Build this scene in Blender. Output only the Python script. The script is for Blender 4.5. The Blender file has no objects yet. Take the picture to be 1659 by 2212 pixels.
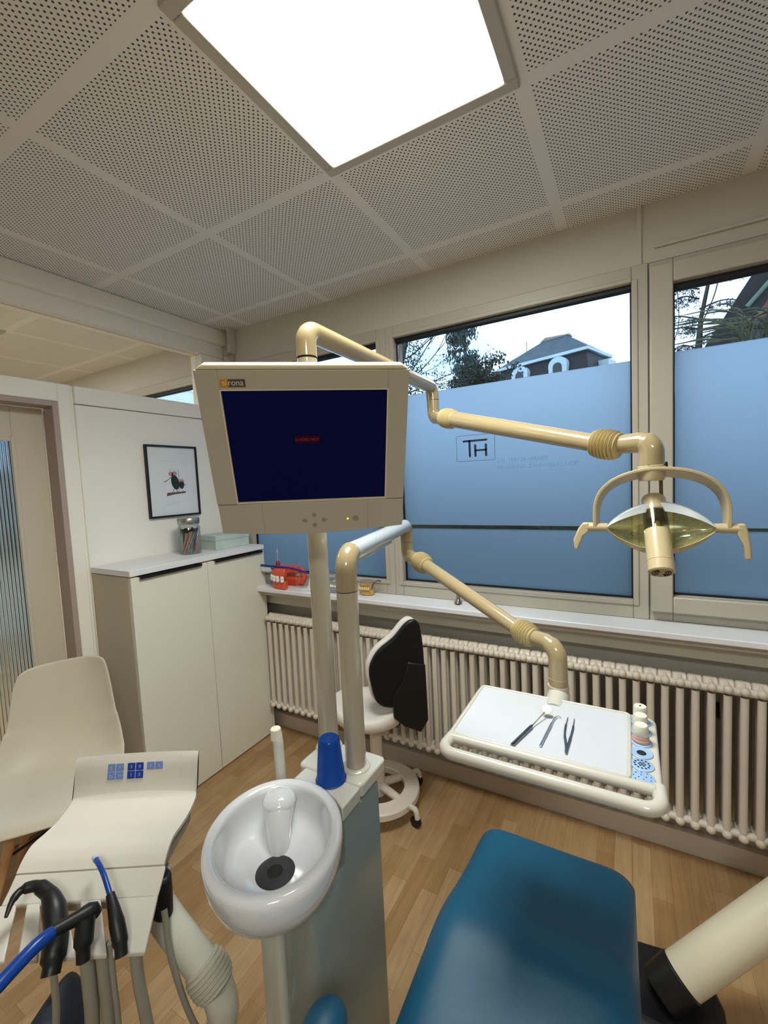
import bpy, bmesh, math, random
from mathutils import Vector, Matrix, Euler
PI = math.pi
random.seed(7)
S = bpy.context.scene
C = S.collection

# ------------------------------------------------------------------ camera, world, exposure
cam_d = bpy.data.cameras.new('camera')
cam = bpy.data.objects.new('camera', cam_d)
C.objects.link(cam)
R = ((0.8698572, -0.0061019, -0.4932658), (0.4911192, -0.0832829, 0.8671020), (-0.0463716, -0.9965073, -0.0694475))
cam.matrix_world = Matrix(((R[0][0], -R[0][1], -R[0][2], 0), (R[1][0], -R[1][1], -R[1][2], 0), (R[2][0], -R[2][1], -R[2][2], 1.61), (0, 0, 0, 1)))
cam.matrix_world = Matrix.Translation((0, 0, 1.61)) @ Matrix(((R[0][0], -R[0][1], -R[0][2]), (R[1][0], -R[1][1], -R[1][2]), (R[2][0], -R[2][1], -R[2][2]))).to_4x4()
cam_d.sensor_fit = 'HORIZONTAL'
cam_d.sensor_width = 36
cam_d.lens = 36 * 937.2 / 1659
cam_d.clip_start = 0.02
cam_d.clip_end = 300
S.camera = cam

S.view_settings.view_transform = 'Standard'
S.view_settings.look = 'None'
S.view_settings.gamma = 1
S.view_settings.exposure = 0.0
S.view_settings.use_curve_mapping = False

SKY_STRENGTH = 2.05
PANEL_EMIT = 22.0
PANEL_WATT = 14.0
w = bpy.data.worlds.new('sky'); S.world = w
w.use_nodes = True
nt = w.node_tree; nt.nodes.clear()
tc = nt.nodes.new('ShaderNodeTexCoord'); mp = nt.nodes.new('ShaderNodeMapping'); mp.inputs['Scale'].default_value = (1.5, 1.5, 4)
nz = nt.nodes.new('ShaderNodeTexNoise'); nz.inputs['Scale'].default_value = 1.6; nz.inputs['Detail'].default_value = 5
cr = nt.nodes.new('ShaderNodeValToRGB')
cr.color_ramp.elements[0].position = 0.35; cr.color_ramp.elements[0].color = (0.38, 0.68, 1.0, 1)
cr.color_ramp.elements[1].position = 0.56; cr.color_ramp.elements[1].color = (0.62, 0.80, 1.0, 1)
bgn = nt.nodes.new('ShaderNodeBackground'); bgn.inputs['Strength'].default_value = SKY_STRENGTH
wo = nt.nodes.new('ShaderNodeOutputWorld')
nt.links.new(tc.outputs['Generated'], mp.inputs['Vector']); nt.links.new(mp.outputs[0], nz.inputs['Vector'])
nt.links.new(nz.outputs['Fac'], cr.inputs['Fac']); nt.links.new(cr.outputs[0], bgn.inputs['Color']); nt.links.new(bgn.outputs[0], wo.inputs['Surface'])

# ------------------------------------------------------------------ materials
def s2l(c):
    return tuple(((x / 255) / 12.92 if x / 255 <= 0.04045 else ((x / 255 + 0.055) / 1.055) ** 2.4) for x in c)
MATS = {}
def mat(name, col, rough=0.5, metal=0.0, noise=0.03, nscale=8.0, bump=0.0, bscale=200.0, coat=0.0, spec=0.5, trans=0.0, ior=1.45, emit=None, estr=0.0, sss=0.0):
    if name in MATS: return MATS[name]
    m = bpy.data.materials.new(name); m.use_nodes = True
    t = m.node_tree; b = t.nodes['Principled BSDF']
    c = s2l(col)
    tcn = t.nodes.new('ShaderNodeTexCoord')
    n = t.nodes.new('ShaderNodeTexNoise'); n.inputs['Scale'].default_value = nscale; n.inputs['Detail'].default_value = 4
    t.links.new(tcn.outputs['Object'], n.inputs['Vector'])
    r = t.nodes.new('ShaderNodeValToRGB')
    r.color_ramp.elements[0].position = 0.3; r.color_ramp.elements[0].color = tuple(max(0, x * (1 - noise)) for x in c) + (1,)
    r.color_ramp.elements[1].position = 0.7; r.color_ramp.elements[1].color = tuple(min(1, x * (1 + noise)) for x in c) + (1,)
    t.links.new(n.outputs['Fac'], r.inputs['Fac']); t.links.new(r.outputs[0], b.inputs['Base Color'])
    b.inputs['Roughness'].default_value = rough; b.inputs['Metallic'].default_value = metal
    b.inputs['Specular IOR Level'].default_value = spec; b.inputs['IOR'].default_value = ior
    b.inputs['Transmission Weight'].default_value = trans
    if coat: b.inputs['Coat Weight'].default_value = coat; b.inputs['Coat Roughness'].default_value = 0.08
    if sss: b.inputs['Subsurface Weight'].default_value = sss
    if emit: b.inputs['Emission Color'].default_value = s2l(emit) + (1,); b.inputs['Emission Strength'].default_value = estr
    if bump:
        n2 = t.nodes.new('ShaderNodeTexNoise'); n2.inputs['Scale'].default_value = bscale; n2.inputs['Detail'].default_value = 3
        t.links.new(tcn.outputs['Object'], n2.inputs['Vector'])
        bp = t.nodes.new('ShaderNodeBump'); bp.inputs['Strength'].default_value = bump; bp.inputs['Distance'].default_value = 0.002
        t.links.new(n2.outputs['Fac'], bp.inputs['Height']); t.links.new(bp.outputs[0], b.inputs['Normal'])
    MATS[name] = m
    return m

WALL = mat('wall_paint_dim', (198, 193, 182), 0.7, noise=0.015, nscale=2.5, bump=0.05, bscale=300)  # darker wall copy: weaker light on the window wall is in the colour
WALLIN = mat('wall_paint_daylit', (246, 241, 230), 0.75, noise=0.012, nscale=2.0, bump=0.12, bscale=260)  # lighter wall copy: daylight on the left wall is in the colour
FRAME = mat('window_frame_plastic', (184, 177, 163), 0.38, noise=0.01)  # darkened to stand in for the weak light high on the window wall
DOORM = mat('door_laminate', (208, 198, 178), 0.5, noise=0.02, nscale=3)
REVEAL = mat('door_frame_paint', (176, 158, 148), 0.5, noise=0.02)
SILLM = mat('sill_laminate', (232, 232, 236), 0.32, noise=0.01)
GASKET = mat('black_gasket', (22, 22, 26), 0.5, noise=0.1)
RADM = mat('radiator_enamel', (216, 206, 190), 0.38, noise=0.02, nscale=20)
SKIRT = mat('skirting_paint', (198, 184, 168), 0.5, noise=0.02)
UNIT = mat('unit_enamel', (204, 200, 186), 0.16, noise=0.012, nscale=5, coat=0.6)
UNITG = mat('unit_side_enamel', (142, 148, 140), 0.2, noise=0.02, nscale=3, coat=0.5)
ARM = mat('arm_enamel', (160, 142, 106), 0.15, noise=0.012, nscale=5, coat=0.8)
POLE = mat('post_enamel', (178, 168, 146), 0.18, noise=0.012, nscale=4, coat=0.7)
SILV = mat('arm_bare_aluminium', (186, 190, 190), 0.22, noise=0.02, nscale=4, coat=0.6)
LAMPM = mat('lamp_plastic', (190, 172, 134), 0.3, noise=0.015, nscale=6, coat=0.2)
BELLOW = mat('bellows_rubber', (186, 168, 122), 0.45, noise=0.05, nscale=30)
MONI = mat('monitor_plastic', (184, 178, 158), 0.55, noise=0.02, nscale=4, bump=0.1, bscale=900)
MONT = mat('monitor_edge_plastic', (226, 212, 180), 0.5, noise=0.02)
PORC = mat('bowl_ceramic', (228, 228, 230), 0.06, noise=0.006, nscale=3, coat=1.0)
TRAYM = mat('tray_enamel', (190, 184, 172), 0.18, noise=0.01, coat=0.6)
TRAYIN = mat('tray_paper', (182, 184, 188), 0.6, noise=0.01, nscale=30, bump=0.1, bscale=700)
TABM = mat('table_plastic', (203, 196, 184), 0.42, noise=0.015, nscale=4, bump=0.12, bscale=900)
CABM = mat('cabinet_laminate', (226, 222, 204), 0.5, noise=0.012, nscale=3)
CABS = mat('cabinet_side_laminate', (196, 182, 156), 0.55, noise=0.02, nscale=3)
CABT = mat('cabinet_top_laminate', (232, 230, 230), 0.4, noise=0.008)
BLACK = mat('black_metal', (18, 18, 20), 0.4, noise=0.1)
BLKP = mat('black_rubber', (20, 20, 22), 0.42, noise=0.15, nscale=20)
BLKL = mat('black_leatherette', (14, 15, 18), 0.38, noise=0.1, bump=0.15, bscale=500)
WPAD = mat('white_leatherette', (226, 218, 208), 0.45, noise=0.02, bump=0.1, bscale=400)
STOOLM = mat('stool_enamel', (222, 212, 196), 0.35, noise=0.02)
CHROME = mat('chrome', (210, 210, 212), 0.12, metal=1.0, noise=0.03)
STEEL = mat('dark_steel', (120, 125, 132), 0.22, metal=1.0, noise=0.05)
BLUE = mat('blue_plastic', (12, 60, 140), 0.28, noise=0.05)
NAVY = mat('navy_leatherette', (14, 20, 44), 0.5, noise=0.1, bump=0.1, bscale=400)
HOSE = mat('grey_hose', (150, 144, 130), 0.45, noise=0.04)
TEAL = mat('teal_leatherette', (14, 78, 106), 0.36, noise=0.03, nscale=3, bump=0.22, bscale=800, spec=0.6)
SHELL = mat('white_shell_plastic', (204, 194, 174), 0.5, noise=0.012, nscale=3)
DARKG = mat('dark_slit', (28, 22, 24), 0.8, noise=0.1)

def glass_thin(name, tint=(1, 1, 1), refl=0.06, rough=0.02):
    m = bpy.data.materials.new(name); m.use_nodes = True; t = m.node_tree; t.nodes.clear()
    tr = t.nodes.new('ShaderNodeBsdfTransparent'); tr.inputs[0].default_value = (*tint, 1)
    g = t.nodes.new('ShaderNodeBsdfGlossy'); g.inputs['Roughness'].default_value = rough
    lw = t.nodes.new('ShaderNodeLayerWeight'); lw.inputs[0].default_value = 0.25
    mm = t.nodes.new('ShaderNodeMath'); mm.operation = 'MULTIPLY_ADD'; mm.inputs[1].default_value = 0.6; mm.inputs[2].default_value = refl
    mm.use_clamp = True
    mx = t.nodes.new('ShaderNodeMixShader'); o = t.nodes.new('ShaderNodeOutputMaterial')
    t.links.new(lw.outputs['Fresnel'], mm.inputs[0]); t.links.new(mm.outputs[0], mx.inputs[0])
    t.links.new(tr.outputs[0], mx.inputs[1]); t.links.new(g.outputs[0], mx.inputs[2]); t.links.new(mx.outputs[0], o.inputs[0])
    return m
GLASS = glass_thin('clear_glass', (0.97, 0.99, 0.99), 0.03)
JARG = glass_thin('jar_glass', (0.86, 0.90, 0.90), 0.10)

def film_mat():
    m = bpy.data.materials.new('frosted_film'); m.use_nodes = True; t = m.node_tree; t.nodes.clear()
    tcn = t.nodes.new('ShaderNodeTexCoord')
    n = t.nodes.new('ShaderNodeTexNoise'); n.inputs['Scale'].default_value = 420; n.inputs['Detail'].default_value = 2
    t.links.new(tcn.outputs['Object'], n.inputs['Vector'])
    r = t.nodes.new('ShaderNodeValToRGB')
    r.color_ramp.elements[0].position = 0.3; r.color_ramp.elements[0].color = (0.58, 0.77, 0.95, 1)
    r.color_ramp.elements[1].position = 0.7; r.color_ramp.elements[1].color = (0.64, 0.82, 1.0, 1)
    t.links.new(n.outputs['Fac'], r.inputs['Fac'])
    tr = t.nodes.new('ShaderNodeBsdfTranslucent'); t.links.new(r.outputs[0], tr.inputs['Color'])
    gl = t.nodes.new('ShaderNodeBsdfGlossy'); gl.inputs['Roughness'].default_value = 0.45; gl.inputs['Color'].default_value = (0.9, 0.95, 1, 1)
    mx = t.nodes.new('ShaderNodeMixShader'); mx.inputs[0].default_value = 0.03
    o = t.nodes.new('ShaderNodeOutputMaterial')
    t.links.new(tr.outputs[0], mx.inputs[1]); t.links.new(gl.outputs[0], mx.inputs[2]); t.links.new(mx.outputs[0], o.inputs[0])
    return m
FILM = film_mat()

def ceiling_mat():
    m = bpy.data.materials.new('perforated_ceiling'); m.use_nodes = True; t = m.node_tree; b = t.nodes['Principled BSDF']
    b.inputs['Roughness'].default_value = 0.85
    L = t.links.new
    def math_(op, a, b_=None, c_=None, clamp=False):
        n = t.nodes.new('ShaderNodeMath'); n.operation = op; n.use_clamp = clamp
        for i, v in enumerate((a, b_, c_)):
            if v is None: continue
            if isinstance(v, (int, float)): n.inputs[i].default_value = v
            else: L(v, n.inputs[i])
        return n.outputs[0]
    g = t.nodes.new('ShaderNodeNewGeometry'); sp = t.nodes.new('ShaderNodeSeparateXYZ'); L(g.outputs['Position'], sp.inputs[0])
    def tile(v, off):
        return math_('MULTIPLY', math_('FRACT', math_('MULTIPLY', math_('SUBTRACT', v, off), 1 / 0.625)), 0.625)
    u = tile(sp.outputs[0], -0.873 - 6.25); v = tile(sp.outputs[1], 1.28 - 6.25)
    def lat(sh):
        du = math_('SUBTRACT', math_('FRACT', math_('MULTIPLY', math_('SUBTRACT', u, 0.0265 + sh - 0.009), 1 / 0.018)), 0.5)
        dv = math_('SUBTRACT', math_('FRACT', math_('MULTIPLY', math_('SUBTRACT', v, 0.0265 + sh - 0.009), 1 / 0.018)), 0.5)
        d = math_('SQRT', math_('ADD', math_('MULTIPLY', du, du), math_('MULTIPLY', dv, dv)))
        return math_('LESS_THAN', d, 0.158)
    holes = math_('MAXIMUM', lat(0.0), lat(0.009))
    def inside(x):
        return math_('MULTIPLY', math_('GREATER_THAN', x, 0.0215), math_('LESS_THAN', x, 0.6035))
    msk = math_('MULTIPLY', math_('MULTIPLY', inside(u), inside(v)), holes)
    n = t.nodes.new('ShaderNodeTexNoise'); n.inputs['Scale'].default_value = 1.5
    L(g.outputs['Position'], n.inputs['Vector'])
    r = t.nodes.new('ShaderNodeValToRGB'); r.color_ramp.elements[0].color = (*s2l((230, 225, 217)), 1); r.color_ramp.elements[1].color = (*s2l((236, 231, 223)), 1)
    L(n.outputs['Fac'], r.inputs['Fac'])
    mx = t.nodes.new('ShaderNodeMixRGB'); L(msk, mx.inputs[0]); L(r.outputs[0], mx.inputs[1]); mx.inputs[2].default_value = (0.05, 0.045, 0.04, 1)
    L(mx.outputs[0], b.inputs['Base Color'])
    # narrow seam at every grid line
    def seam(x):
        return math_('LESS_THAN', math_('MINIMUM', x, math_('SUBTRACT', 0.625, x)), 0.0035)
    sm = math_('MAXIMUM', seam(u), seam(v))
    bp = t.nodes.new('ShaderNodeBump'); bp.inputs['Strength'].default_value = 0.5; bp.inputs['Distance'].default_value = 0.004; bp.invert = True
    L(sm, bp.inputs['Height']); L(bp.outputs[0], b.inputs['Normal'])
    return m
CEIL = ceiling_mat()

def floor_mat():
    m = bpy.data.materials.new('beech_parquet'); m.use_nodes = True; t = m.node_tree; b = t.nodes['Principled BSDF']
    L = t.links.new
    g = t.nodes.new('ShaderNodeNewGeometry')
    mp = t.nodes.new('ShaderNodeMapping'); mp.inputs['Rotation'].default_value = (0, 0, PI / 2); L(g.outputs['Position'], mp.inputs[0])
    br = t.nodes.new('ShaderNodeTexBrick'); L(mp.outputs[0], br.inputs[0])
    br.offset = 0.37; br.offset_frequency = 2; br.squash = 1.3; br.squash_frequency = 3
    br.inputs['Scale'].default_value = 1.0; br.inputs['Brick Width'].default_value = 0.36; br.inputs['Row Height'].default_value = 0.066
    br.inputs['Mortar Size'].default_value = 0.0006; br.inputs['Mortar Smooth'].default_value = 0.1; br.inputs['Bias'].default_value = 0.0
    br.inputs['Color1'].default_value = (*s2l((162, 127, 86)), 1); br.inputs['Color2'].default_value = (*s2l((184, 153, 114)), 1); br.inputs['Mortar'].default_value = (*s2l((140, 98, 60)), 1)
    mp2 = t.nodes.new('ShaderNodeMapping'); mp2.inputs['Scale'].default_value = (55, 3.0, 1); L(g.outputs['Position'], mp2.inputs[0])
    n = t.nodes.new('ShaderNodeTexNoise'); n.inputs['Scale'].default_value = 1; n.inputs['Detail'].default_value = 6; n.inputs['Distortion'].default_value = 1.2; L(mp2.outputs[0], n.inputs['Vector'])
    r = t.nodes.new('ShaderNodeValToRGB'); r.color_ramp.elements[0].position = 0.3; r.color_ramp.elements[0].color = (0.78, 0.74, 0.68, 1); r.color_ramp.elements[1].position = 0.62; r.color_ramp.elements[1].color = (1, 1, 1, 1)
    L(n.outputs['Fac'], r.inputs['Fac'])
    mx = t.nodes.new('ShaderNodeMixRGB'); mx.blend_type = 'MULTIPLY'; mx.inputs[0].default_value = 0.8
    L(br.outputs['Color'], mx.inputs[1]); L(r.outputs[0], mx.inputs[2])
    n3 = t.nodes.new('ShaderNodeTexNoise'); n3.inputs['Scale'].default_value = 7; n3.inputs['Detail'].default_value = 3; L(g.outputs['Position'], n3.inputs['Vector'])
    r3 = t.nodes.new('ShaderNodeValToRGB'); r3.color_ramp.elements[0].position = 0.35; r3.color_ramp.elements[0].color = (0.86, 0.82, 0.76, 1); r3.color_ramp.elements[1].position = 0.6; r3.color_ramp.elements[1].color = (1, 1, 1, 1)
    L(n3.outputs['Fac'], r3.inputs['Fac'])
    mx2 = t.nodes.new('ShaderNodeMixRGB'); mx2.blend_type = 'MULTIPLY'; mx2.inputs[0].default_value = 0.7
    L(mx.outputs[0], mx2.inputs[1]); L(r3.outputs[0], mx2.inputs[2])
    L(mx2.outputs[0], b.inputs['Base Color'])
    b.inputs['Roughness'].default_value = 0.38; b.inputs['Specular IOR Level'].default_value = 0.4
    return m
FLOOR = floor_mat()

def fluted_mat():
    m = bpy.data.materials.new('fluted_glass'); m.use_nodes = True; t = m.node_tree; b = t.nodes['Principled BSDF']; L = t.links.new
    b.inputs['Transmission Weight'].default_value = 1.0; b.inputs['Roughness'].default_value = 0.12; b.inputs['IOR'].default_value = 1.4
    b.inputs['Base Color'].default_value = (0.62, 0.80, 1.0, 1)
    tcn = t.nodes.new('ShaderNodeTexCoord'); wv = t.nodes.new('ShaderNodeTexWave'); wv.wave_type = 'BANDS'; wv.bands_direction = 'Y'; wv.wave_profile = 'SIN'
    wv.inputs['Scale'].default_value = 22; L(tcn.outputs['Object'], wv.inputs['Vector'])
    bp = t.nodes.new('ShaderNodeBump'); bp.inputs['Strength'].default_value = 1.0; bp.inputs['Distance'].default_value = 0.004
    L(wv.outputs['Fac'], bp.inputs['Height']); L(bp.outputs[0], b.inputs['Normal'])
    return m
FLUTED = fluted_mat()

def emis(name, col, st):
    m = bpy.data.materials.new(name); m.use_nodes = True; t = m.node_tree; t.nodes.clear()
    e = t.nodes.new('ShaderNodeEmission'); e.inputs[0].default_value = (*col, 1); e.inputs[1].default_value = st
    o = t.nodes.new('ShaderNodeOutputMaterial'); t.links.new(e.outputs[0], o.inputs[0]); return m
PANEL = emis('light_diffuser', (0.96, 1.0, 0.955), PANEL_EMIT)

def leaf_mat(name, a, b_):
    m = bpy.data.materials.new(name); m.use_nodes = True; t = m.node_tree; b = t.nodes['Principled BSDF']
    tcn = t.nodes.new('ShaderNodeTexCoord'); n = t.nodes.new('ShaderNodeTexNoise'); n.inputs['Scale'].default_value = 2.2; n.inputs['Detail'].default_value = 5
    r = t.nodes.new('ShaderNodeValToRGB'); r.color_ramp.elements[0].position = .35; r.color_ramp.elements[1].position = .65
    r.color_ramp.elements[0].color = (*s2l(a), 1); r.color_ramp.elements[1].color = (*s2l(b_), 1)
    t.links.new(tcn.outputs['Object'], n.inputs['Vector']); t.links.new(n.outputs['Fac'], r.inputs['Fac']); t.links.new(r.outputs[0], b.inputs['Base Color'])
    b.inputs['Roughness'].default_value = 0.6
    return m

# ------------------------------------------------------------------ mesh helpers
class MB:
    def __init__(s): s.bm = bmesh.new(); s.mi = 0
    def face(s, vs):
        try:
            f = s.bm.faces.new(vs); f.material_index = s.mi; return f
        except ValueError: return None
    def box(s, x0, x1, y0, y1, z0, z1, M=None):
        v = [s.bm.verts.new((M @ Vector(p)) if M else p) for p in ((x0, y0, z0), (x1, y0, z0), (x1, y1, z0), (x0, y1, z0), (x0, y0, z1), (x1, y0, z1), (x1, y1, z1), (x0, y1, z1))]
        for q in ((0, 3, 2, 1), (4, 5, 6, 7), (0, 1, 5, 4), (1, 2, 6, 5), (2, 3, 7, 6), (3, 0, 4, 7)): s.face([v[i] for i in q])
        return s
    def tube(s, path, rad, n=20, caps=True, flat=1.0, up=None, closed=False):
        P = [Vector(p) for p in path]; k = len(P)
        rs = rad if isinstance(rad, (list, tuple)) else [rad] * k
        T = []
        for i in range(k):
            a = P[(i - 1) % k] if (closed or i > 0) else P[i]; b = P[(i + 1) % k] if (closed or i < k - 1) else P[i]
            d = (b - a); T.append(d.normalized() if d.length > 1e-9 else Vector((0, 0, 1)))
        nv = Vector(up) if up else (Vector((0, 0, 1)) if abs(T[0].z) < 0.9 else Vector((0, 1, 0)))
        rings = []
        for i in range(k):
            nv = (nv - T[i] * nv.dot(T[i]))
            nv = nv.normalized() if nv.length > 1e-6 else T[i].orthogonal().normalized()
            bv = T[i].cross(nv)
            rings.append([s.bm.verts.new(P[i] + nv * (math.cos(2 * PI * j / n) * rs[i] * flat) + bv * (math.sin(2 * PI * j / n) * rs[i])) for j in range(n)])
        m = k if closed else k - 1
        for i in range(m):
            a, b = rings[i], rings[(i + 1) % k]
            for j in range(n): s.face([a[j], a[(j + 1) % n], b[(j + 1) % n], b[j]])
        if caps and not closed:
            s.face(list(reversed(rings[0]))); s.face(rings[-1])
        return s
    def lathe(s, prof, n=32, c=(0, 0, 0), M=None, capb=True, capt=True):
        c = Vector(c); rings = []
        for r, z in prof:
            ring = []
            for j in range(n):
                p = Vector((r * math.cos(2 * PI * j / n), r * math.sin(2 * PI * j / n), z))
                p = (M @ p) if M else p
                ring.append(s.bm.verts.new(p + c))
            rings.append(ring)
        for i in range(len(rings) - 1):
            for j in range(n): s.face([rings[i][j], rings[i][(j + 1) % n], rings[i + 1][(j + 1) % n], rings[i + 1][j]])
        if capb: s.face(list(reversed(rings[0])))
        if capt: s.face(rings[-1])
        return s
    def prism(s, poly, d, M=None):
        """poly: 2d points (a,b) -> extruded along third axis by d (0..d)"""
        M = M or Matrix.Identity(4)
        a = [s.bm.verts.new(M @ Vector((p[0], p[1], 0))) for p in poly]; b = [s.bm.verts.new(M @ Vector((p[0], p[1], d))) for p in poly]
        s.face(list(reversed(a))); s.face(b); k = len(poly)
        for i in range(k): s.face([a[i], a[(i + 1) % k], b[(i + 1) % k], b[i]])
        return s
    def sphere(s, c, r, n=16, sc=(1, 1, 1)):
        M = Matrix.Translation(Vector(c)) @ Matrix.Diagonal((*sc, 1))
        o = bmesh.ops.create_uvsphere(s.bm, u_segments=n, v_segments=max(6, n // 2), radius=r, matrix=M)
        for v in o['verts']:
            for f in v.link_faces: f.material_index = s.mi
        return s
    def grid(s, fn, nu, nv, thick=None):
        V = [[s.bm.verts.new(fn(i / nu, j / nv)) for j in range(nv + 1)] for i in range(nu + 1)]
        for i in range(nu):
            for j in range(nv): s.face([V[i][j], V[i + 1][j], V[i + 1][j + 1], V[i][j + 1]])
        return V
    def quad(s, pts): s.face([s.bm.verts.new(p) for p in pts]); return s
    def build(s, name, mats, parent=None, bevel=0.0, seg=2, angle=38, sub=0, smooth=True, recalc=True, loc=None, solid=0.0, soff=-1):
        bm = s.bm
        if recalc: bmesh.ops.recalc_face_normals(bm, faces=bm.faces[:])
        me = bpy.data.meshes.new(name)
        if parent is None and loc is not None: bm.transform(Matrix.Translation(-Vector(loc)))
        if smooth:
            for f in bm.faces: f.smooth = True
            if not sub:
                for e in bm.edges:
                    if len(e.link_faces) == 2 and e.calc_face_angle(0) > math.radians(angle): e.smooth = False
        bm.to_mesh(me); bm.free()
        for m in (mats if isinstance(mats, (list, tuple)) else [mats]): me.materials.append(m)
        o = bpy.data.objects.new(name, me); C.objects.link(o)
        if parent:
            o.parent = parent
        elif loc is not None: o.location = loc
        if solid:
            md = o.modifiers.new('solid', 'SOLIDIFY'); md.thickness = solid; md.offset = soff
        if bevel:
            md = o.modifiers.new('bevel', 'BEVEL'); md.width = bevel; md.segments = seg; md.limit_method = 'ANGLE'; md.angle_limit = math.radians(35)
        if sub:
            md = o.modifiers.new('sub', 'SUBSURF'); md.levels = sub; md.render_levels = sub
        return o

class Thing:
    """an Empty at the base of a thing; meshes are given in world coordinates"""
    def __init__(s, name, label, cat, loc=(0, 0, 0), rot=None, group=None):
        o = bpy.data.objects.new(name, None); C.objects.link(o); o.empty_display_size = 0.05
        o.location = loc
        s.M = Matrix.Translation(Vector(loc))
        if rot is not None:
            o.rotation_euler = rot; s.M = s.M @ Euler(rot).to_matrix().to_4x4()
        o['label'] = label; o['category'] = cat
        if group: o['group'] = group
        s.o = o
    def part(s, mb, name, mats, parent=None, world=True, label=None, **k):
        if world: mb.bm.transform(s.M.inverted())
        o = mb.build(name, mats, parent or s.o, **k)
        if label: o['label'] = label
        return o

def tag(o, label, cat, group=None, kind=None):
    if label: o['label'] = label
    if cat: o['category'] = cat
    if group: o['group'] = group
    if kind: o['kind'] = kind
    return o
def struct(o): o['kind'] = 'structure'; return o
def copy_tree(o, parent=None):
    c = o.copy(); C.objects.link(c)
    if parent: c.parent = parent
    for ch in list(o.children): copy_tree(ch, c)
    return c

def fillet(pts, r, n=8):
    P = [Vector(p) for p in pts]; out = [P[0]]
    rs = r if isinstance(r, (list, tuple)) else [r] * len(P)
    for i in range(1, len(P) - 1):
        a = (P[i - 1] - P[i]); b = (P[i + 1] - P[i]); la, lb = a.length, b.length; a.normalize(); b.normalize()
        ang = a.angle(b); d = min(rs[i] / math.tan(ang / 2), la * .49, lb * .49); rr = d * math.tan(ang / 2)
        s_, e_ = P[i] + a * d, P[i] + b * d
        cdir = (a + b).normalized(); c = P[i] + cdir * (rr / math.sin(ang / 2))
        u = s_ - c; v = e_ - c; th = u.angle(v)
        for k in range(n + 1):
            t = k / n
            out.append(c + (u * math.sin((1 - t) * th) + v * math.sin(t * th)) / math.sin(th))
    out.append(P[-1]); return out
def spline(pts, n=8):
    P = [Vector(p) for p in pts]; P = [2 * P[0] - P[1]] + P + [2 * P[-1] - P[-2]]; out = []
    for i in range(1, len(P) - 2):
        for k in range(n):
            t = k / n; a, b, c, d = P[i - 1], P[i], P[i + 1], P[i + 2]
            out.append(0.5 * ((2 * b) + (c - a) * t + (2 * a - 5 * b + 4 * c - d) * t * t + (3 * b - a - 3 * c + d) * t ** 3))
    out.append(P[-2]); return out
def bellows(mb, a, b, r0, r1, folds, ra=None, rb=None, n=28):
    a, b = Vector(a), Vector(b); k = folds * 8; path = []; rad = []
    for i in range(k + 1):
        t = i / k; path.append(a.lerp(b, t)); env = 1 - 0.22 * (2 * abs(t - .5)) ** 3
        rad.append((r0 + (r1 - r0) * (0.5 - 0.5 * math.cos(2 * PI * t * folds))) * env)
    mb.tube(path, rad, n=n)
def text_mesh(txt, size, M, name, m, parent, depth=0.0006, align='CENTER', spacing=1.0):
    cu = bpy.data.curves.new(name, 'FONT'); cu.body = txt; cu.size = size; cu.extrude = depth / 2; cu.align_x = align; cu.align_y = 'CENTER'; cu.space_character = spacing
    to = bpy.data.objects.new('tmp', cu); C.objects.link(to)
    bpy.context.view_layer.update()
    me = bpy.data.meshes.new_from_object(to.evaluated_get(bpy.context.evaluated_depsgraph_get()))
    C.objects.unlink(to); bpy.data.objects.remove(to); me.transform(M); me.name = name
    me.materials.clear(); me.materials.append(m)
    o = bpy.data.objects.new(name, me); C.objects.link(o); o.parent = parent
    return o
def XZ(x, y, z):  # text/flat prism facing -Y : local x->X, y->Z, extrude -> -Y
    return Matrix(((1, 0, 0, x), (0, 0, -1, y), (0, 1, 0, z), (0, 0, 0, 1)))

# ------------------------------------------------------------------ room shell
ZC = 2.656; WX = -2.39; WY = 2.10
NX = -6.6
struct(MB().box(NX, 3.0, -2.6, 2.3, -0.12, 0.0).build('floor', FLOOR, smooth=False))
struct(MB().box(NX, 3.0, -2.6, 2.3, ZC, ZC + 0.1).build('ceiling', CEIL, smooth=False))
# wall with windows: solid above the windows and below the sill
wb = MB()
wb.box(NX, 3.0, WY, 2.3, 2.43, ZC)
wb.box(NX, 3.0, 2.12, 2.3, 0.0, 0.96)
wb.box(NX, -6.3, WY, 2.3, 0.96, 2.43)
wb.box(-2.50, -2.26, WY, 2.3, 0.96, 2.43)
wb.box(1.55, 3.0, WY, 2.3, 0.96, 2.43)
struct(wb.build('wall_back', WALL, smooth=False))
struct(MB().box(2.2, 2.35, -2.6, 2.3, 0, ZC).build('wall_right', WALL, smooth=False))
struct(MB().box(NX, 3.0, -2.6, -2.45, 0, ZC).build('wall_front', WALL, smooth=False))
struct(MB().box(NX - 0.1, NX, -2.6, 2.3, 0, ZC).build('wall_far', WALL, smooth=False))
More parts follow.
